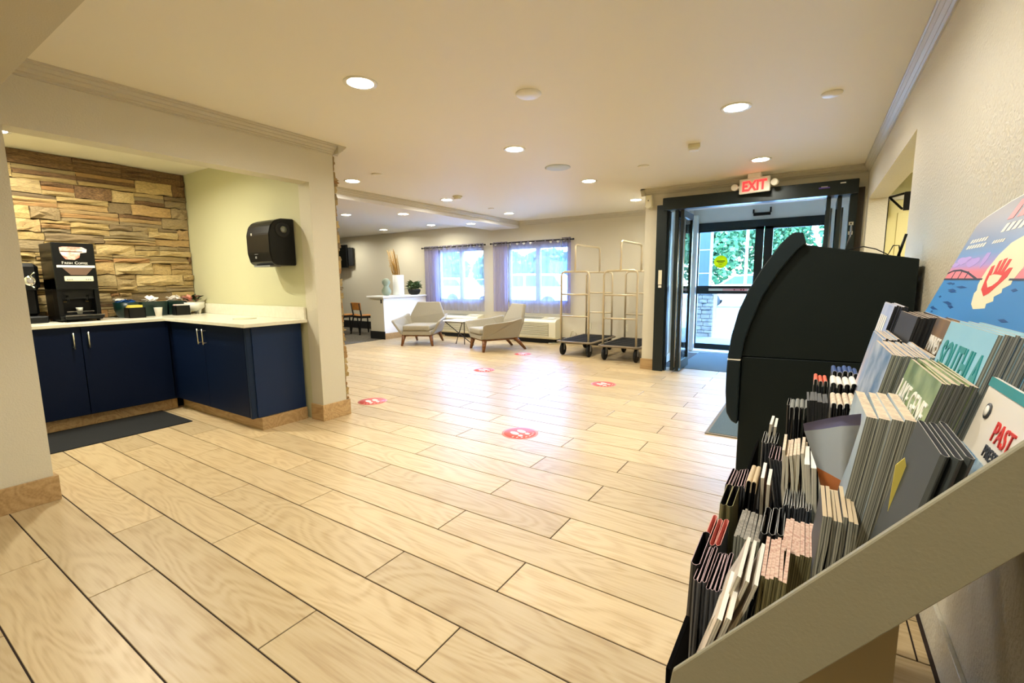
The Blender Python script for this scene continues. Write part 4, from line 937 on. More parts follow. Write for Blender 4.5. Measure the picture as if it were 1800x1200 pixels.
def me_loop(w, t, h, top, out, inn, rim, band=.03, wall=.001):
    mb = MB(); bm = mb.bm; r = t / 2; pr = [(0, 0), (0, h - r - band), (0, h - r)]
    pr += [(r - r * math.cos(a), h - r + r * math.sin(a)) for a in [math.pi * k / 7 for k in range(1, 7)]] + [(t, h - r), (t, h - r - band), (t, 0)]
    ri = r - wall; pi_ = [(wall, 0), (wall, h - r - band), (wall, h - r)] + [(r - ri * math.cos(a), h - r + ri * math.sin(a)) for a in [math.pi * k / 7 for k in range(1, 7)]] + [(t - wall, h - r), (t - wall, h - r - band), (t - wall, 0)]
    O0 = [bm.verts.new((x, 0, z)) for x, z in pr]; O1 = [bm.verts.new((x, w, z)) for x, z in pr]; I0 = [bm.verts.new((x, 0, z)) for x, z in pi_]; I1 = [bm.verts.new((x, w, z)) for x, z in pi_]
    mt, mo, mn, mr = mb.mi(top), mb.mi(out), mb.mi(inn), mb.mi(rim); n = len(pr)
    for k in range(n - 1):
        lo = k == 0 or k == n - 2
        for q_, mi_ in (([O0[k], O0[k + 1], O1[k + 1], O1[k]], mo if lo else mt), ([I0[k], I1[k], I1[k + 1], I0[k + 1]], mn), ([O0[k], I0[k], I0[k + 1], O0[k + 1]], mo if lo else mr), ([O1[k], O1[k + 1], I1[k + 1], I1[k]], mr)):
            f = bm.faces.new(q_); f.material_index = mi_
    return mb
def me_slab(w, t, h, cover, edge, top, wave=0):
    mb = MB(); bm = mb.bm; n = 5; cols = []
    for k in range(n + 1):
        z = h * k / n; dx = wave * math.sin(k * 1.7)
        cols.append([bm.verts.new(p) for p in ((dx, 0, z), (dx + t, 0, z), (dx + t, w, z), (dx, w, z))])
    mc, me_i, mt = mb.mi(cover), mb.mi(edge), mb.mi(top)
    for k in range(n):
        a, b_ = cols[k], cols[k + 1]
        for i, mi_ in ((0, me_i), (1, mc), (2, me_i), (3, mc)):
            f = bm.faces.new([a[i], a[(i + 1) % 4], b_[(i + 1) % 4], b_[i]]); f.material_index = mi_
    f = bm.faces.new(cols[n]); f.material_index = mt; f = bm.faces.new(cols[0][::-1]); f.material_index = me_i
    return mb
def stack(name, cat, label, group, mb, y0, xt, zt, lean, n, pitch, h, jz=.004, jl=1.5, jy=.004, first=None, yaw=0):
    me = mb.mesh(name); res = []
    for k in range(n):
        o = bpy.data.objects.new(name, me); COL.objects.link(o); th = R(lean + random.uniform(-jl, jl)); z = zt + random.uniform(-jz, jz)
        x = xt + k * pitch
        o.location = (x - h * math.sin(th), y0 + random.uniform(-jy, jy), z - h * math.cos(th)); o.rotation_euler = (0, th, R(yaw + random.uniform(-1, 1)))
        lb = label
        if n > 1:
            pre = 'outermost' if k == 0 else 'innermost' if k == n - 1 else 'middle' if n == 3 else None
            if pre: lb = pre + ' ' + label
            else: lb = label + (', between its two end copies' if len(label.split()) <= 11 else ', inside its stack')
        tag(o, lb, cat, group if n > 1 else None); res.append(o)
    return res
def leaf_stack(*a, **k): return stack('leaflet', 'leaflet', *a, **k)
H1 = .20
leaf_stack('cream leaflet leaning in the slot nearest the rack corner', 'cream leaflets in the corner slot', me_slab(.10, .005, .16, M_PAGE, S_LT, M_RIMW), .515, -.066, .876, 17, 2, .009, .16)
leaf_stack('charcoal leaflet with open mauve rim in the nearest front slot', 'mauve rimmed leaflets in the nearest front slot', me_open(.10, .0052, .17, M_RIMP, M_CH, M_DK), .62, -.113, .836, 1, 7, .0056, .17, .003, .6)
leaf_stack('dark open leaflet bulging at the outer end of the nearest front slot', None, me_open(.10, .012, .17, M_RIMP, M_DK, M_DK), .645, -.122, .846, 1, 1, .01, .17)
leaf_stack('coral rimmed leaflet standing behind the mauve rimmed stack', 'coral rimmed leaflets', me_open(.10, .008, .17, M_RIMPK, M_CH, MATS['coral paper rim']), .77, -.127, .815, 2, 3, .009, .17, .010)
leaf_stack('olive open leaflet standing in the front row', 'olive leaflets in the front row', me_open(.10, .011, .19, M_RIMO, M_OL, M_DK), .88, -.120, .838, 1, 2, .011, .19, .012)
leaf_stack('charcoal leaflet with mauve rim in the middle of the front row', 'mauve rimmed leaflets mid front row', me_open(.10, .0055, .18, M_RIMP, M_CH, M_DK), .99, -.127, .826, 2, 7, .0058, .18)
leaf_stack('grey leaflet in the even grey block of the front row', 'grey leaflets in an even block', me_slab(.10, .0042, .18, M_GY, S_MID, M_PAGEG), .76, -.081, .842, 2, 8, .0046, .18, .002, .3)
leaf_stack('tan folded leaflet over a black holder in the front row', 'tan folded leaflets', me_loop(.09, .009, .18, M_RIMT, M_DK, M_DK, M_RIMT, .02), .97, -.086, .852, 3, 2, .009, .18, .002)
leaf_stack('coral and teal picture leaflet beside the black holder', 'picture leaflets beside the black holder', me_slab(.09, .006, .15, mat('coral print', 'c8826a', .5, noise=(30, '2f7f7a')), S_LT, M_RIMW), 1.0, -.064, .846, 0, 2, .011, .15, .01)
leaf_stack('charcoal leaflet with mauve rim leaning outward in the second row', 'mauve rimmed leaflets leaning outward', me_open(.10, .006, .19, M_RIMP, M_CH, M_DK), 1.14, -.060, .844, -9, 7, .0064, .19, .003, .8)
leaf_stack('tan leaflet in the flared bundle above the second row', 'tan leaflets in a flared bundle', me_slab(.10, .0045, .17, M_RIMT, S_LT, M_PAGE, .002), .92, -.030, .937, -6, 7, .0056, .17, .006, 3)
leaf_stack('striped charcoal leaflet in the tight stack of the second row', 'striped charcoal leaflets', me_open(.10, .0038, .18, M_RIMG, M_CH, M_DK), .85, -.020, .872, 2, 10, .0041, .18, .002, .4)
leaf_stack('pink topped leaflet in the thick stack of the second row', 'pink topped leaflets', me_slab(.10, .0052, .18, M_OL, S_OL, mat('pink page tops', 'dcc3b2', .8, noise=(200, 'b98f80'))), .69, -.014, .880, 4, 8, .0054, .18, .004, .6)
leaf_stack('dark open leaflet angled between the first and second rows', 'dark angled leaflets', me_open(.10, .009, .17, M_RIMG, M_DK, M_DK), .765, -.045, .858, 12, 3, .011, .17, .003, 2)
leaf_stack('white curled leaflet with an oval print leaning near the side panel', 'white curled leaflets near the side panel', me_slab(.10, .004, .18, mat('oval print white', 'e4dccf', .5, noise=(14, '8d7a70')), S_LT, M_RIMW, .003), .565, -.056, .900, 16, 3, .009, .18, .006, 2)
leaf_stack('cream and olive leaflet standing just inside the side panel', 'cream and olive leaflets', me_slab(.10, .0042, .17, M_OL, S_OL, MATS['pink page tops']), .59, -.031, .892, 4, 6, .0045, .17, .003, .6)
leaf_stack('tan wavy leaflet in the stack below the big booklets', 'tan wavy leaflets', me_slab(.10, .0045, .18, M_CH, S_MID, M_RIMT, .0015), .655, .026, .955, 2, 7, .0052, .18, .004, 1)
leaf_stack('teal and white card standing behind the tan wavy stack', 'teal and white cards', me_slab(.10, .0075, .17, mat('teal print', '9cc4c4', .5, noise=(20, 'e4ece6')), S_LT, M_RIMW), .88, .006, .936, -5, 4, .0095, .17, .004)
leaf_stack('grey looped leaflet at the far end of the second row', 'grey looped leaflets', me_loop(.10, .011, .2, M_GY, M_CH, M_DK, M_RIMG), 1.44, -.034, .898, 0, 4, .0115, .2, .004)
leaf_stack('black leaflet in the block before the orange topped ones', 'black leaflets in a block', me_slab(.10, .0048, .2, M_DK, S_BK, M_CH), 1.28, .004, .955, -3, 8, .0052, .2, .003)
leaf_stack('orange topped looped leaflet at the far end of the rack', 'orange topped leaflets', me_loop(.09, .009, .2, mat('orange print', 'e2674a', .5), M_CH, M_DK, M_RIMW, .012), 1.50, .017, .966, 0, 3, .0115, .2, .003)
leaf_stack('white looped leaflet with dark lower half in the far third row', 'white looped leaflets', me_loop(.10, .0125, .2, M_RIMW, M_DK, M_DK, M_RIMW, .006), 1.35, .050, .992, 0, 5, .0135, .2, .003)
leaf_stack('blue and white looped leaflet at the very far end', 'blue looped leaflets', me_loop(.10, .0115, .2, mat('royal blue print', '2d4f8c', .45), M_DK, M_DK, M_RIMW, .01), 1.62, .062, .975, 0, 5, .0125, .2, .003)
leaf_stack('cream looped leaflet just beyond the purple flyer', 'cream looped leaflets', me_loop(.10, .010, .2, M_PAGE, M_DK, M_DK, M_RIMW, .006), 1.10, .044, 1.0, -2, 5, .0105, .2, .004)
leaf_stack('small white leaflet at the outer far end of the second row', 'small white leaflets', me_slab(.09, .006, .2, M_RIMW, S_LT, M_RIMW), 1.35, -.074, .862, 4, 2, .010, .2, .006)
leaf_stack('charcoal leaflet filling the far front row beyond the stacks', 'charcoal leaflets in the far front row', me_open(.10, .006, .18, M_RIMG, M_CH, M_DK), 1.28, -.085, .835, 0, 5, .0068, .18)
leaf_stack('dark leaflet behind the grey loops at the kiosk end', 'dark leaflets at the kiosk end', me_open(.10, .007, .18, M_RIMG, M_DK, M_DK), 1.58, -.045, .862, 0, 5, .008, .18)
leaf_stack('pale card standing between the cards and the booklets', 'pale cards beside the booklets', me_slab(.10, .006, .18, mat('pale print', 'd8d6d2', .5, noise=(12, '9aa0a6')), S_LT, M_RIMW), .88, .044, .960, 4, 3, .008, .18, .01)
def mag(name, label, group, y0, w, xt, zt, lean, n, t, h, cover, edge, top, **k):
    return stack(name, 'magazine', label, group, me_slab(w, t * .93, h, cover, edge, top), y0, xt, zt, lean, n, t, h, .0022, .5, .002, **k)
mag('booklet', 'thick booklet with mottled cream page tops beside the purple flyer', 'thick booklets by the purple flyer', .72, .16, .067, 1.072, 8, 4, .0125, .24, mat('blue white cover', 'b9c8d0', .4, noise=(6, '5a7f9a')), S_MID, M_PAGE)
lake = mag('magazine', 'magazine in the stack with a green forest cover', 'green forest cover magazines', .72, .20, .134, 1.121, 14, 8, .0040, .27, mat('forest print', '55703a', .4, noise=(16, '9fb07a')), S_DK, M_PAGE)
mag('magazine', 'magazine in the stack with a blue and white cover beyond the booklets', 'blue and white cover magazines', .95, .21, .113, 1.119, 12, 12, .0047, .27, mat('blue white print', '3f6f9a', .4, noise=(10, 'd5dbe4')), S_MID, M_PAGE)
mag('magazine', 'magazine with a bright blue cover at the far row end', 'bright blue cover magazines', 1.21, .20, .128, 1.118, 12, 7, .0045, .27, mat('bright blue print', '5f9acb', .4, noise=(9, 'e0c8c0')), S_BK, M_PAGE)
far_ = mag('magazine', 'magazine with a lavender harbour cover at the far top', 'lavender cover magazines', 1.42, .20, .165, 1.176, 12, 6, .0045, .27, mat('lavender print', '9fb2dc', .4, noise=(7, 'd8dcf0')), S_BK, M_PAGE)
mag('magazine', 'black edged magazine between the lavender and the brown covers', 'black edged magazines', 1.19, .20, .176, 1.166, 12, 9, .0045, .27, M_DK, S_BK, M_PAGE)
minn = mag('magazine', 'magazine with a brown woodland cover in the top row', 'brown woodland cover magazines', .965, .20, .197, 1.168, 12, 6, .0045, .27, mat('brown print', '4c3f30', .4, noise=(12, '8c6a3c')), S_DK, M_PAGE)
sou = mag('magazine', 'magazine with a pale blue cover in the top row', 'pale blue cover magazines', .745, .205, .182, 1.177, 13, 9, .0045, .27, mat('sky print', '8cc4dc', .35, noise=(5, '9fd0e2')), S_MID, M_PAGE)
past = mag('magazine', 'white guide with red and teal print beside the side panel', 'white guides beside the side panel', .53, .18, .172, 1.134, 13, 2, .0045, .118, mat('guide white', 'e8e2d6', .4), S_LT, M_RIMW)
leaf_stack('dark wavy leaflet in the slot right behind the side panel', 'dark wavy leaflets', me_open(.125, .0065, .16, M_RIMG, mat('slate leaflet', '3c4140', .65), M_CH), .53, .103, 1.091, 12, 3, .0085, .16, .001, 1)
def on_cover(o, parts, name='cover_print'):
    """flat print on a magazine's front: parts = list of (fn(mb)) in local cover coords"""
    mb = MB(); parts(mb); p = mb.build(name, o, local=True); return p
FN = lambda y, z, d=.0006: Matrix.Translation((-d, y, z)) @ Matrix(((0, 0, -1, 0), (-1, 0, 0, 0), (0, 1, 0, 0), (0, 0, 0, 1)))
M_INKW = mat('white ink', 'f2f0e8', .5); M_INKR = mat('red ink', 'd2322e', .5); M_INKT = mat('teal ink', '1f8a8c', .5); M_INKD = mat('dark ink', '3a3f48', .5); M_INKO = mat('orange ink', 'b8622a', .5)
on_cover(lake[0], lambda mb: (mb.text('LAKE GENE', .050, FN(.196, .205), M_INKW, sx=.72)))
on_cover(sou[0], lambda mb: mb.text('SOUTHLA', .066, FN(.186, .196), M_INKT, sx=.62, bold=.0012))
on_cover(sou[0], lambda mb: mb.prism([(-.001, .17, .10), (-.001, .145, .10), (-.001, .14, .13), (-.001, .155, .155), (-.001, .17, .135)], (.0005, 0, 0), M_INKO), 'orange_figure_print')
on_cover(sou[0], lambda mb: mb.prism([(-.001, .09, .08), (-.001, .04, .08), (-.001, .035, .12), (-.001, .06, .145), (-.001, .09, .125)], (.0005, 0, 0), M_INKD), 'dark_figure_print')
on_cover(minn[0], lambda mb: (mb.text('MINNES', .042, FN(.19, .208), M_INKW, sx=.62), mb.text('T', .042, FN(.040, .208), M_INKW, sx=.62), mb.prism([(-.001, .058, .208), (-.001, .072, .224), (-.001, .067, .236), (-.001, .058, .229), (-.001, .049, .236), (-.001, .044, .224)], (.0005, 0, 0), M_INKR)))
def pastp(mb):
    mb.box(-.0012, -.0004, 0, .18, .108, .118, M_INKT); mb.text('PAST', .030, FN(.112, .062), M_INKR, sx=.8); mb.text('PRESENT', .018, FN(.114, .044), M_INKD, sx=.85)
    mb.box(-.0012, -.0004,   .085, .18, .0, .038, mat('map blue print', '4a7aa4', .5, noise=(40, 'b9cdd8'))); mb.box(-.0012, -.0004, .0, .084, .0, .036, M_INKR); mb.text('Recre', .013, FN(.078, .018, .0014), M_INKW)
    mb.lathe([(.001, 0), (.009, 0), (.009, .0006), (.001, .0006)], (-.0006, .150, .084), M_INKD, 16, Matrix.Rotation(R(-90), 4, 'Y')); mb.lathe([(.001, 0), (.006, 0), (.006, .0006), (.001, .0006)], (-.0013, .150, .084), M_INKW, 12, Matrix.Rotation(R(-90), 4, 'Y'))
on_cover(past[0], pastp)
on_cover(far_[0], lambda mb: [mb.box(-.001, -.0004, .16 - k * .035, .18 - k * .035, .17, .24, M_INKW) for k in range(4)])
# purple flyer fanned out in front of the booklets
m = MB(); rows = []
P = [[(.000, .86, 1.012), (.022, .83, 1.030), (.045, .79, 1.050), (.064, .75, 1.066)], [(.002, .86, 1.000), (.024, .83, 1.015), (.046, .79, 1.035), (.064, .75, 1.050)], [(.022, .84, .950), (.034, .82, .952), (.050, .79, .955), (.062, .75, .96)], [(.034, .82, .905), (.044, .80, .905), (.052, .78, .905), (.058, .75, .905)]]
V = [[m.bm.verts.new(p) for p in r_] for r_ in P]
fl = [mat('flyer violet print', '8a8cb8', .4), mat('flyer sky print', 'c8d2da', .4), mat('flyer sunset print', 'd88a4a', .4)]
for i in range(3):
    for j in range(3):
        f = m.bm.faces.new([V[i][j], V[i + 1][j], V[i + 1][j + 1], V[i][j + 1]]); f.material_index = m.mi(fl[i]); f.smooth = True
bmesh.ops.solidify(m.bm, geom=list(m.bm.faces), thickness=.0006)
tag(m.build('flyer'), 'violet and sunset flyer fanned out beside the thick booklets', 'flyer')
m = MB(); m.prism([(.086, .62, 1.045), (.093, .62, 1.055), (.096, .62, 1.04), (.089, .62, .98), (.083, .62, .98)], (0, .0015, 0), mat('yellow tab', 'd8c860', .6)); tag(m.build('bookmark_tab'), 'yellow tab sticking up before the dark wavy leaflets', 'tab')

# poster header board
ph = thing('poster_board', 'lake sunset poster with a hand and moon leaning on the right wall behind the rack', 'poster', (.30, 1.2, 1.0))
def PP(y, z, d=0): return (.30 + (z - 1.15) * .37 - d, y, z)
m = MB(); out = [(1.90, 1.0), (1.90, 1.39), (1.888, 1.400), (1.844, 1.411), (1.753, 1.424), (1.691, 1.433), (1.60, 1.440), (1.30, 1.443), (.9, 1.443), (.52, 1.43), (.52, 1.0)]
m.prism([PP(y, z) for y, z in out], (.006, 0, 0), M_WHITE); m.build('board', ph)
def ptex():
    m = bpy.data.materials.new('poster sky print'); m.use_nodes = True; nt = m.node_tree; b = nt.nodes['Principled BSDF']; b.inputs['Roughness'].default_value = .35
    tc = nt.nodes.new('ShaderNodeTexCoord'); sp = nt.nodes.new('ShaderNodeSeparateXYZ'); mr = nt.nodes.new('ShaderNodeMapRange'); rp = nt.nodes.new('ShaderNodeValToRGB')
    nt.links.new(tc.outputs['Object'], sp.inputs[0]); nt.links.new(sp.outputs[2], mr.inputs['Value']); mr.inputs['From Min'].default_value = .235; mr.inputs['From Max'].default_value = .46
    nt.links.new(mr.outputs[0], rp.inputs[0]); e = rp.color_ramp.elements; e[0].position = 0; e[0].color = lin('f08a94'); e[1].position = 1; e[1].color = lin('8f8a90')
    for p, c in ((.10, 'f08ea0'), (.17, 'b49ae0'), (.30, '6fa0dc'), (.45, '7a98c4'), (.75, '8e90a2')): k = e.new(p); k.color = lin(c)
    nt.links.new(rp.outputs[0], b.inputs['Base Color']); return m
MP = ptex()
def layer(mb, pts, d, m): mb.prism([PP(y, z, d) for y, z in pts], (.0003, 0, 0), m)
m = MB(); layer(m, [(1.897, 1.237)] + [(y - .003 if y > 1.5 else y, z - .003) for y, z in out[1:-1]] + [(.52, 1.237)], .0006, MP); m.build('sky_print', ph)
M_WAT = mat('poster water print', '3f8fd6', .35); M_WAT2 = mat('poster ripple print', '12549c', .35)
m = MB(); layer(m, [(1.897, 1.002), (1.897, 1.237), (.522, 1.237), (.522, 1.002)], .0006, M_WAT)
rr = random.Random(4)
for k in range(60):
    y = rr.uniform(.55, 1.88); z = rr.uniform(1.10, 1.23); w = rr.uniform(.03, .12); 
    if 1.30 < y < 1.56 and z > 1.15: continue
    layer(m, [(y, z), (y - w / 2, z + .0035), (y - w, z), (y - w / 2, z - .0035)], .0012, M_WAT2)
layer(m, [(1.90, 1.239), (1.52, 1.240), (1.52, 1.236), (1.90, 1.234)], .0014, mat('poster dark line', '2a3350', .4)); layer(m, [(1.34, 1.240), (.52, 1.240), (.52, 1.236), (1.34, 1.236)], .0014, MATS['poster dark line'])
m.build('water_print', ph)
for yc, zc, w, h in ((1.80, 1.290, .14, .010), (1.70, 1.283, .12, .012), (1.60, 1.288, .04, .018), (1.86, 1.278, .07, .006), (1.02, 1.295, .25, .012)):
    m = MB(); layer(m, [(yc + w / 2 * math.cos(a), zc + h * math.sin(a) * (1 + .3 * math.sin(3 * a))) for a in [k * math.pi / 6 for k in range(12)]], .0010, mat('poster cloud print', 'b9a0ec', .4)); m.build('cloud_print', ph)
m = MB(); arc = [(1.911, 1.256), (1.862, 1.263), (1.781, 1.264), (1.692, 1.257), (1.583, 1.241)]
layer(m, [(y - .012, z) for y, z in arc] + [(y - .012, z - .0045) for y, z in reversed(arc)], .0014, MATS['poster dark line'])
for y in (1.82, 1.75, 1.68): layer(m, [(y, 1.258), (y - .006, 1.258), (y - .006, 1.239), (y, 1.239)], .0014, MATS['poster dark line'])
m.build('bridge_print', ph)
m = MB(); glow = [(1.486, 1.181), (1.504, 1.195), (1.515, 1.205), (1.508, 1.212), (1.526, 1.224), (1.532, 1.240), (1.531, 1.262), (1.512, 1.293), (1.475, 1.318), (1.419, 1.330), (1.36, 1.322), (1.315, 1.29), (1.305, 1.26), (1.318, 1.236), (1.312, 1.228), (1.345, 1.219), (1.335, 1.211), (1.365, 1.202), (1.352, 1.193), (1.385, 1.186), (1.375, 1.177), (1.41, 1.174), (1.45, 1.171)]
layer(m, glow, .0010, mat('poster glow print', 'f2ecc8', .4)); m.build('moon_print', ph)
m = MB(); hand = [(1.433, 1.201), (1.478, 1.215), (1.498, 1.243), (1.508, 1.267), (1.490, 1.270), (1.470, 1.245), (1.464, 1.252), (1.476, 1.278), (1.461, 1.281), (1.447, 1.254), (1.443, 1.255), (1.450, 1.282), (1.432, 1.284), (1.424, 1.256), (1.420, 1.256), (1.418, 1.281), (1.400, 1.280), (1.398, 1.252), (1.382, 1.262), (1.362, 1.262), (1.360, 1.243), (1.385, 1.225), (1.408, 1.208)]
layer(m, hand, .0016, mat('poster hand print', 'e83a3a', .4)); layer(m, [(1.440, 1.220), (1.470, 1.232), (1.478, 1.246), (1.455, 1.249), (1.425, 1.248), (1.395, 1.246), (1.398, 1.234), (1.418, 1.224)], .0020, MATS['poster glow print']); m.build('hand_print', ph)
m = MB()
def bar(y0, y1, z0, z1, mm, n):
    w = (y0 - y1) / n
    for k in range(n): a = y0 - k * w; layer(m, [(a, z0), (a - w * .3, z1), (a - w * .95, z1), (a - w * .65, z0)], .0014, mm)
bar(1.845, 1.69, 1.337, 1.347, M_INKW, 6); bar(1.85, 1.675, 1.321, 1.331, M_INKW, 7); bar(1.625, 1.535, 1.324, 1.332, M_INKW, 5); bar(1.61, 1.42, 1.350, 1.370, M_INKW, 5); bar(1.62, 1.30, 1.380, 1.425, mat('poster pink lettering', 'e8909a', .4), 5)
m.build('lettering_print', ph)['label'] = 'slanted white and pink lettering'

# ------------------------------------------------------------------ floor decals
def decal(x, y, label, rot):
    t = thing('floor_decal', label, 'floor decal', (x, y, .0), rot, None)
    MB().lathe([(.001, .0002), (.150, .0002), (.150, .0008), (.001, .0010)], (0, 0, 0), M_PINK, 40).build('rim', t, local=True)
    MB().lathe([(.001, .0010), (.132, .0010), (.132, .0014), (.001, .0016)], (0, 0, 0), M_RED, 40).build('disc', t, local=True)
    m = MB()
    for s in (-1, 1):
        m.prism([(s * .036 + .026 * math.cos(a), .026 + .048 * math.sin(a), .0016) for a in [k * math.pi / 6 for k in range(12)]], (0, 0, .0004), M_DECW)
        m.prism([(s * .036 + .019 * math.cos(a), -.052 + .022 * math.sin(a), .0016) for a in [k * math.pi / 5 for k in range(10)]], (0, 0, .0004), M_DECW)
    for k in range(7): a = R(200 + k * 20); m.box(.108 * math.cos(a) - .010, .108 * math.cos(a) + .010, .108 * math.sin(a) - .004, .108 * math.sin(a) + .004, .0016, .0019, M_DECW)
    m.build('footprints', t, local=True)
decal(-1.948, 3.094, 'large red round footprint decal in the middle of the lobby floor', R(70))
decal(-3.811, 3.15, 'red round footprint decal beside the pillar base', R(70))
decal(-2.04, 5.13, 'red round footprint decal between the luggage carts and the kiosk', R(70))
decal(-3.81, 5.12, 'red round footprint decal in line with the side table', R(70))
decal(-4.08, 6.59, 'small distant red footprint decal before the second armchair', R(70))

# ------------------------------------------------------------------ outside
GZ = -.12
g = B(-60, 40, 8.62, 90, GZ - .2, GZ, mat('pale asphalt', 'b4b4b0', .9, noise=(3, 'a6a6a2'))).build('ground'); g['kind'] = 'structure'
g = B(-3.2, 3.0, 8.62, 12.4, GZ, -.02, mat('canopy paving', '4c5052', .8)).build('pavement'); g['kind'] = 'structure'
g = B(-20, -3.2, 8.31, 10.0, GZ, -.03, mat('verge grass', '6f8a4c', .95, noise=(20, '5a7a3c'))).build('verge'); g['kind'] = 'structure'
cn = thing('canopy', 'white roof canopy over the entrance drive outside the doors', 'canopy', (-.7, 10.6, 3.45))
B(-3.6, 2.6, 8.7, 12.4, 3.5, 3.9, M_WHITEP).build('roof', cn); B(-3.7, 2.7, 12.3, 12.5, 3.45, 4.0, M_WHITEP).build('fascia', cn)
pc = thing('canopy_pillar', 'grey canopy pillar with stone base outside the glass doors', 'pillar', (-2.05, 10.9, 0))
B(-2.28, -1.92, 10.8, 11.15, 1.02, 3.5, mat('siding blue grey', '47525f', .6)).build('shaft', pc)
m = MB(); m.box(-2.36, -1.74, 10.70, 11.3, 1.0, 1.06, M_WHITEP); m.build('cap', pc)
for k in range(3): B(-2.29, -1.91, 10.79, 10.80, 1.35 + k * .5, 1.365 + k * .5, M_WHITEP).build('reveal', pc)
cb_ = B(-2.30, -1.80, 10.76, 11.25, -.02, 1.0, M_MORT).build('base', pc)
rr = random.Random(9); z = -.02
MG = mat('grey ledge stone', '55585c', .85, noise=(14, '3e4146'))
while z < .98:
    h = rr.uniform(.06, .10); h = min(h, 1.0 - z); x = -2.30
    while x < -1.82:
        w = min(rr.uniform(.12, .28), -1.80 - x); d = rr.uniform(.02, .05)
        B(x, x + w - .006, 10.76 - d, 10.76, z, z + h - .006, MG, bev=.006).build('stone', cb_); x += w
    z += h
tag(MB().rod((-1.9, 17, GZ), (-1.9, 17, 4.6), .05, M_WHITEP, r1=.035, seg=8).build('flag_pole'), 'thin white pole standing before the trees outside the doors', 'pole')
M_TREE = [mat('tree foliage', '2f5a3c', .8, noise=(2, '44703f')), mat('tree foliage light', '5a8a58', .8, noise=(2, '3f6a3c'))]
M_BARK = mat('bark', '5a4632', .9)
def tree(label, x, y, h, r, seed, conifer=False):
    rr = random.Random(seed); t = thing('tree', label, 'tree', (x, y, GZ)); MB().rod((x, y, GZ), (x, y, GZ + h * .55), r * .09, M_BARK, r1=r * .04, seg=7).build('trunk', t)
    m = MB(); bm = m.bm; i0, i1 = m.mi(M_TREE[0]), m.mi(M_TREE[1])
    for k in range(5200):
        u = rr.random()
        if conifer: zz = u; rad = r * (1 - zz) * .9 * math.sqrt(rr.random()) + .05; z = GZ + h * (.12 + .88 * zz)
        else:
            a, b_ = rr.uniform(0, 6.28), math.acos(rr.uniform(-1, 1)); q_ = rr.random() ** .4; z = GZ + h * .54 + h * .46 * q_ * math.cos(b_); rad = r * q_ * math.sin(b_)
        a = rr.uniform(0, 6.28); c = Vector((x + rad * math.cos(a), y + rad * math.sin(a), z)); s = r * .065
        d1 = Vector((rr.uniform(-1, 1), rr.uniform(-1, 1), rr.uniform(-1, 1))).normalized() * s; d2 = d1.cross(Vector((rr.uniform(-1, 1), rr.uniform(-1, 1), rr.uniform(-1, 1)))).normalized() * s * .8
        f = bm.faces.new([bm.verts.new(c + v) for v in (d1, d2, -d1, -d2)]); f.material_index = i0 if rr.random() < .6 else i1
    m.build('crown', t)
tree('broad leafy tree seen through the left outer door pane', -5.4, 27, 7.5, 2.5, 1)
tree('tall conifer tree behind the white pole', -1.3, 30, 9.5, 1.8, 2, True)
tree('leafy tree seen above the kiosk through the right door pane', 2.2, 28, 8.5, 2.2, 3)
tree('dense tree further right behind the kiosk', 9.0, 27, 8.0, 2.8, 4)
tree('leafy tree at the left edge of the outer doors', -9.9, 30, 8.0, 2.5, 8)
tree('tall leafy tree in the second row between the leafy tree and the conifer', -3.3, 38, 11.0, 3.0, 11)
tree('tall leafy tree in the second row above the kiosk', 3.4, 38, 11.0, 3.0, 12)
tree('tall leafy tree in the second row at the left of the outer doors', -10.5, 38, 10.0, 3.0, 13)
tree('low bushy tree beyond the car park in the right window', -18.5, 34, 3.9, 2.8, 5)
tree('bushy tree beyond the car park in the left window', -30.5, 34, 4.6, 3.0, 6)
tree('bushy tree between the two far windows', -24.5, 36, 4.2, 2.8, 7)
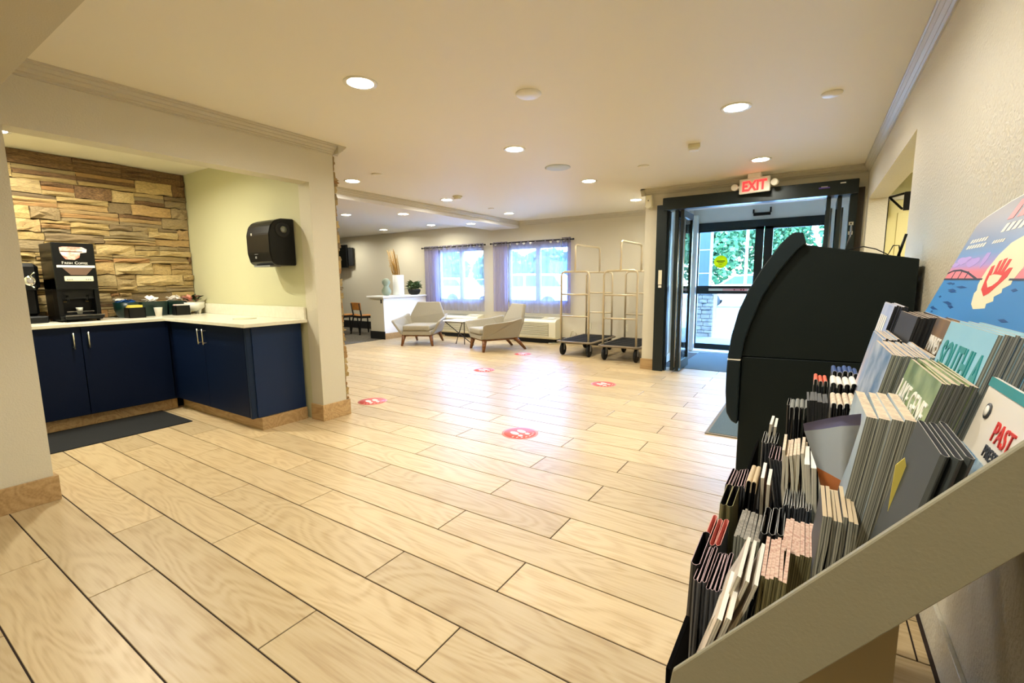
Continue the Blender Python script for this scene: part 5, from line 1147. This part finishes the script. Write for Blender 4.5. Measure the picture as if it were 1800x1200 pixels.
def vehicle(label, x, y, rz, L_, col, z=GZ, h=1.65):
    t = thing('car', label, 'car', (x, y, z), rz); mb = mat('car paint ' + col, col, .25, coat=.5)
    m = MB(); s = L_ / 4.6; W_ = .9
    pts = [(-2.3 * s, .38), (-2.28 * s, .85), (-2.1 * s, 1.0), (-1.15 * s, 1.08), (-.55 * s, h - .05), (.2 * s, h), (1.7 * s, h - .03), (2.15 * s, 1.05), (2.3 * s, .85), (2.3 * s, .38)]
    m.prism([(a, -W_, b_) for a, b_ in pts], (0, 2 * W_, 0), mb, bev=.05); m.build('body', t, local=True)
    m = MB(); gm = mat('car window', '3c4c58', .1)
    for s_ in (-1, 1):
        m.prism([(-1.0 * s, s_ * (W_ + .001), 1.1), (-.5 * s, s_ * (W_ + .001), h - .1), (.35 * s, s_ * (W_ + .001), h - .08), (.35 * s, s_ * (W_ + .001), 1.1)], (0, s_ * .004, 0), gm)
        m.prism([(.45 * s, s_ * (W_ + .001), 1.1), (.45 * s, s_ * (W_ + .001), h - .08), (1.65 * s, s_ * (W_ + .001), h - .11), (1.95 * s, s_ * (W_ + .001), 1.1)], (0, s_ * .004, 0), gm)
    m.build('window', t, local=True)
    for a in (-1.4 * s, 1.4 * s):
        for s_ in (-1, 1):
            MB().lathe([(.18, -.1), (.33, -.11), (.36, -.06), (.36, .06), (.33, .11), (.18, .1)], (a, s_ * .82, .36), M_BLACKM, 20, Matrix.Rotation(R(90), 4, 'X')).build('wheel', t, local=True)
vehicle('white sport utility vehicle parked outside the right window', -10.9, 17.6, R(12), 4.8, 'eef0f0')
vehicle('pale blue car parked further back outside the right window', -16.2, 22.5, R(20), 4.5, '7f9cc0', h=1.5)
vehicle('white car parked outside the left window', -17.5, 19.5, R(8), 4.6, 'e6e8ea', h=1.55)
vehicle('silver car parked beyond the trees before the doors', -2.6, 24.0, R(5), 4.6, 'd8dadc', h=1.55)
sg = thing('road_sign', 'blue rectangular sign board on posts in the car park', 'sign', (-10.4, 20, GZ))
B(-10.8, -9.9, 19.97, 20.03, 1.58, 2.12, mat('sign blue', '3d78c0', .4)).build('board', sg)
for x in (-10.65, -10.05): MB().rod((x, 20, GZ), (x, 20, 1.58), .03, M_GREY, seg=6).build('post', sg)
bd = thing('building', 'long low pale building across the car park', 'building', (-30, 48, GZ))
B(-48, -12, 46, 52, GZ, 3.0, mat('far wall paint', 'cfd3d6', .8)).build('wall', bd); B(-48.4, -11.6, 45.6, 52.4, 3.0, 3.3, mat('far roof', '8d99a6', .7)).build('roof', bd)
for k in range(9): B(-46 + k * 3.8, -44.2 + k * 3.8, 45.95, 46.0, .9, 2.1, mat('far window', '5a6c7c', .2)).build('window', bd)
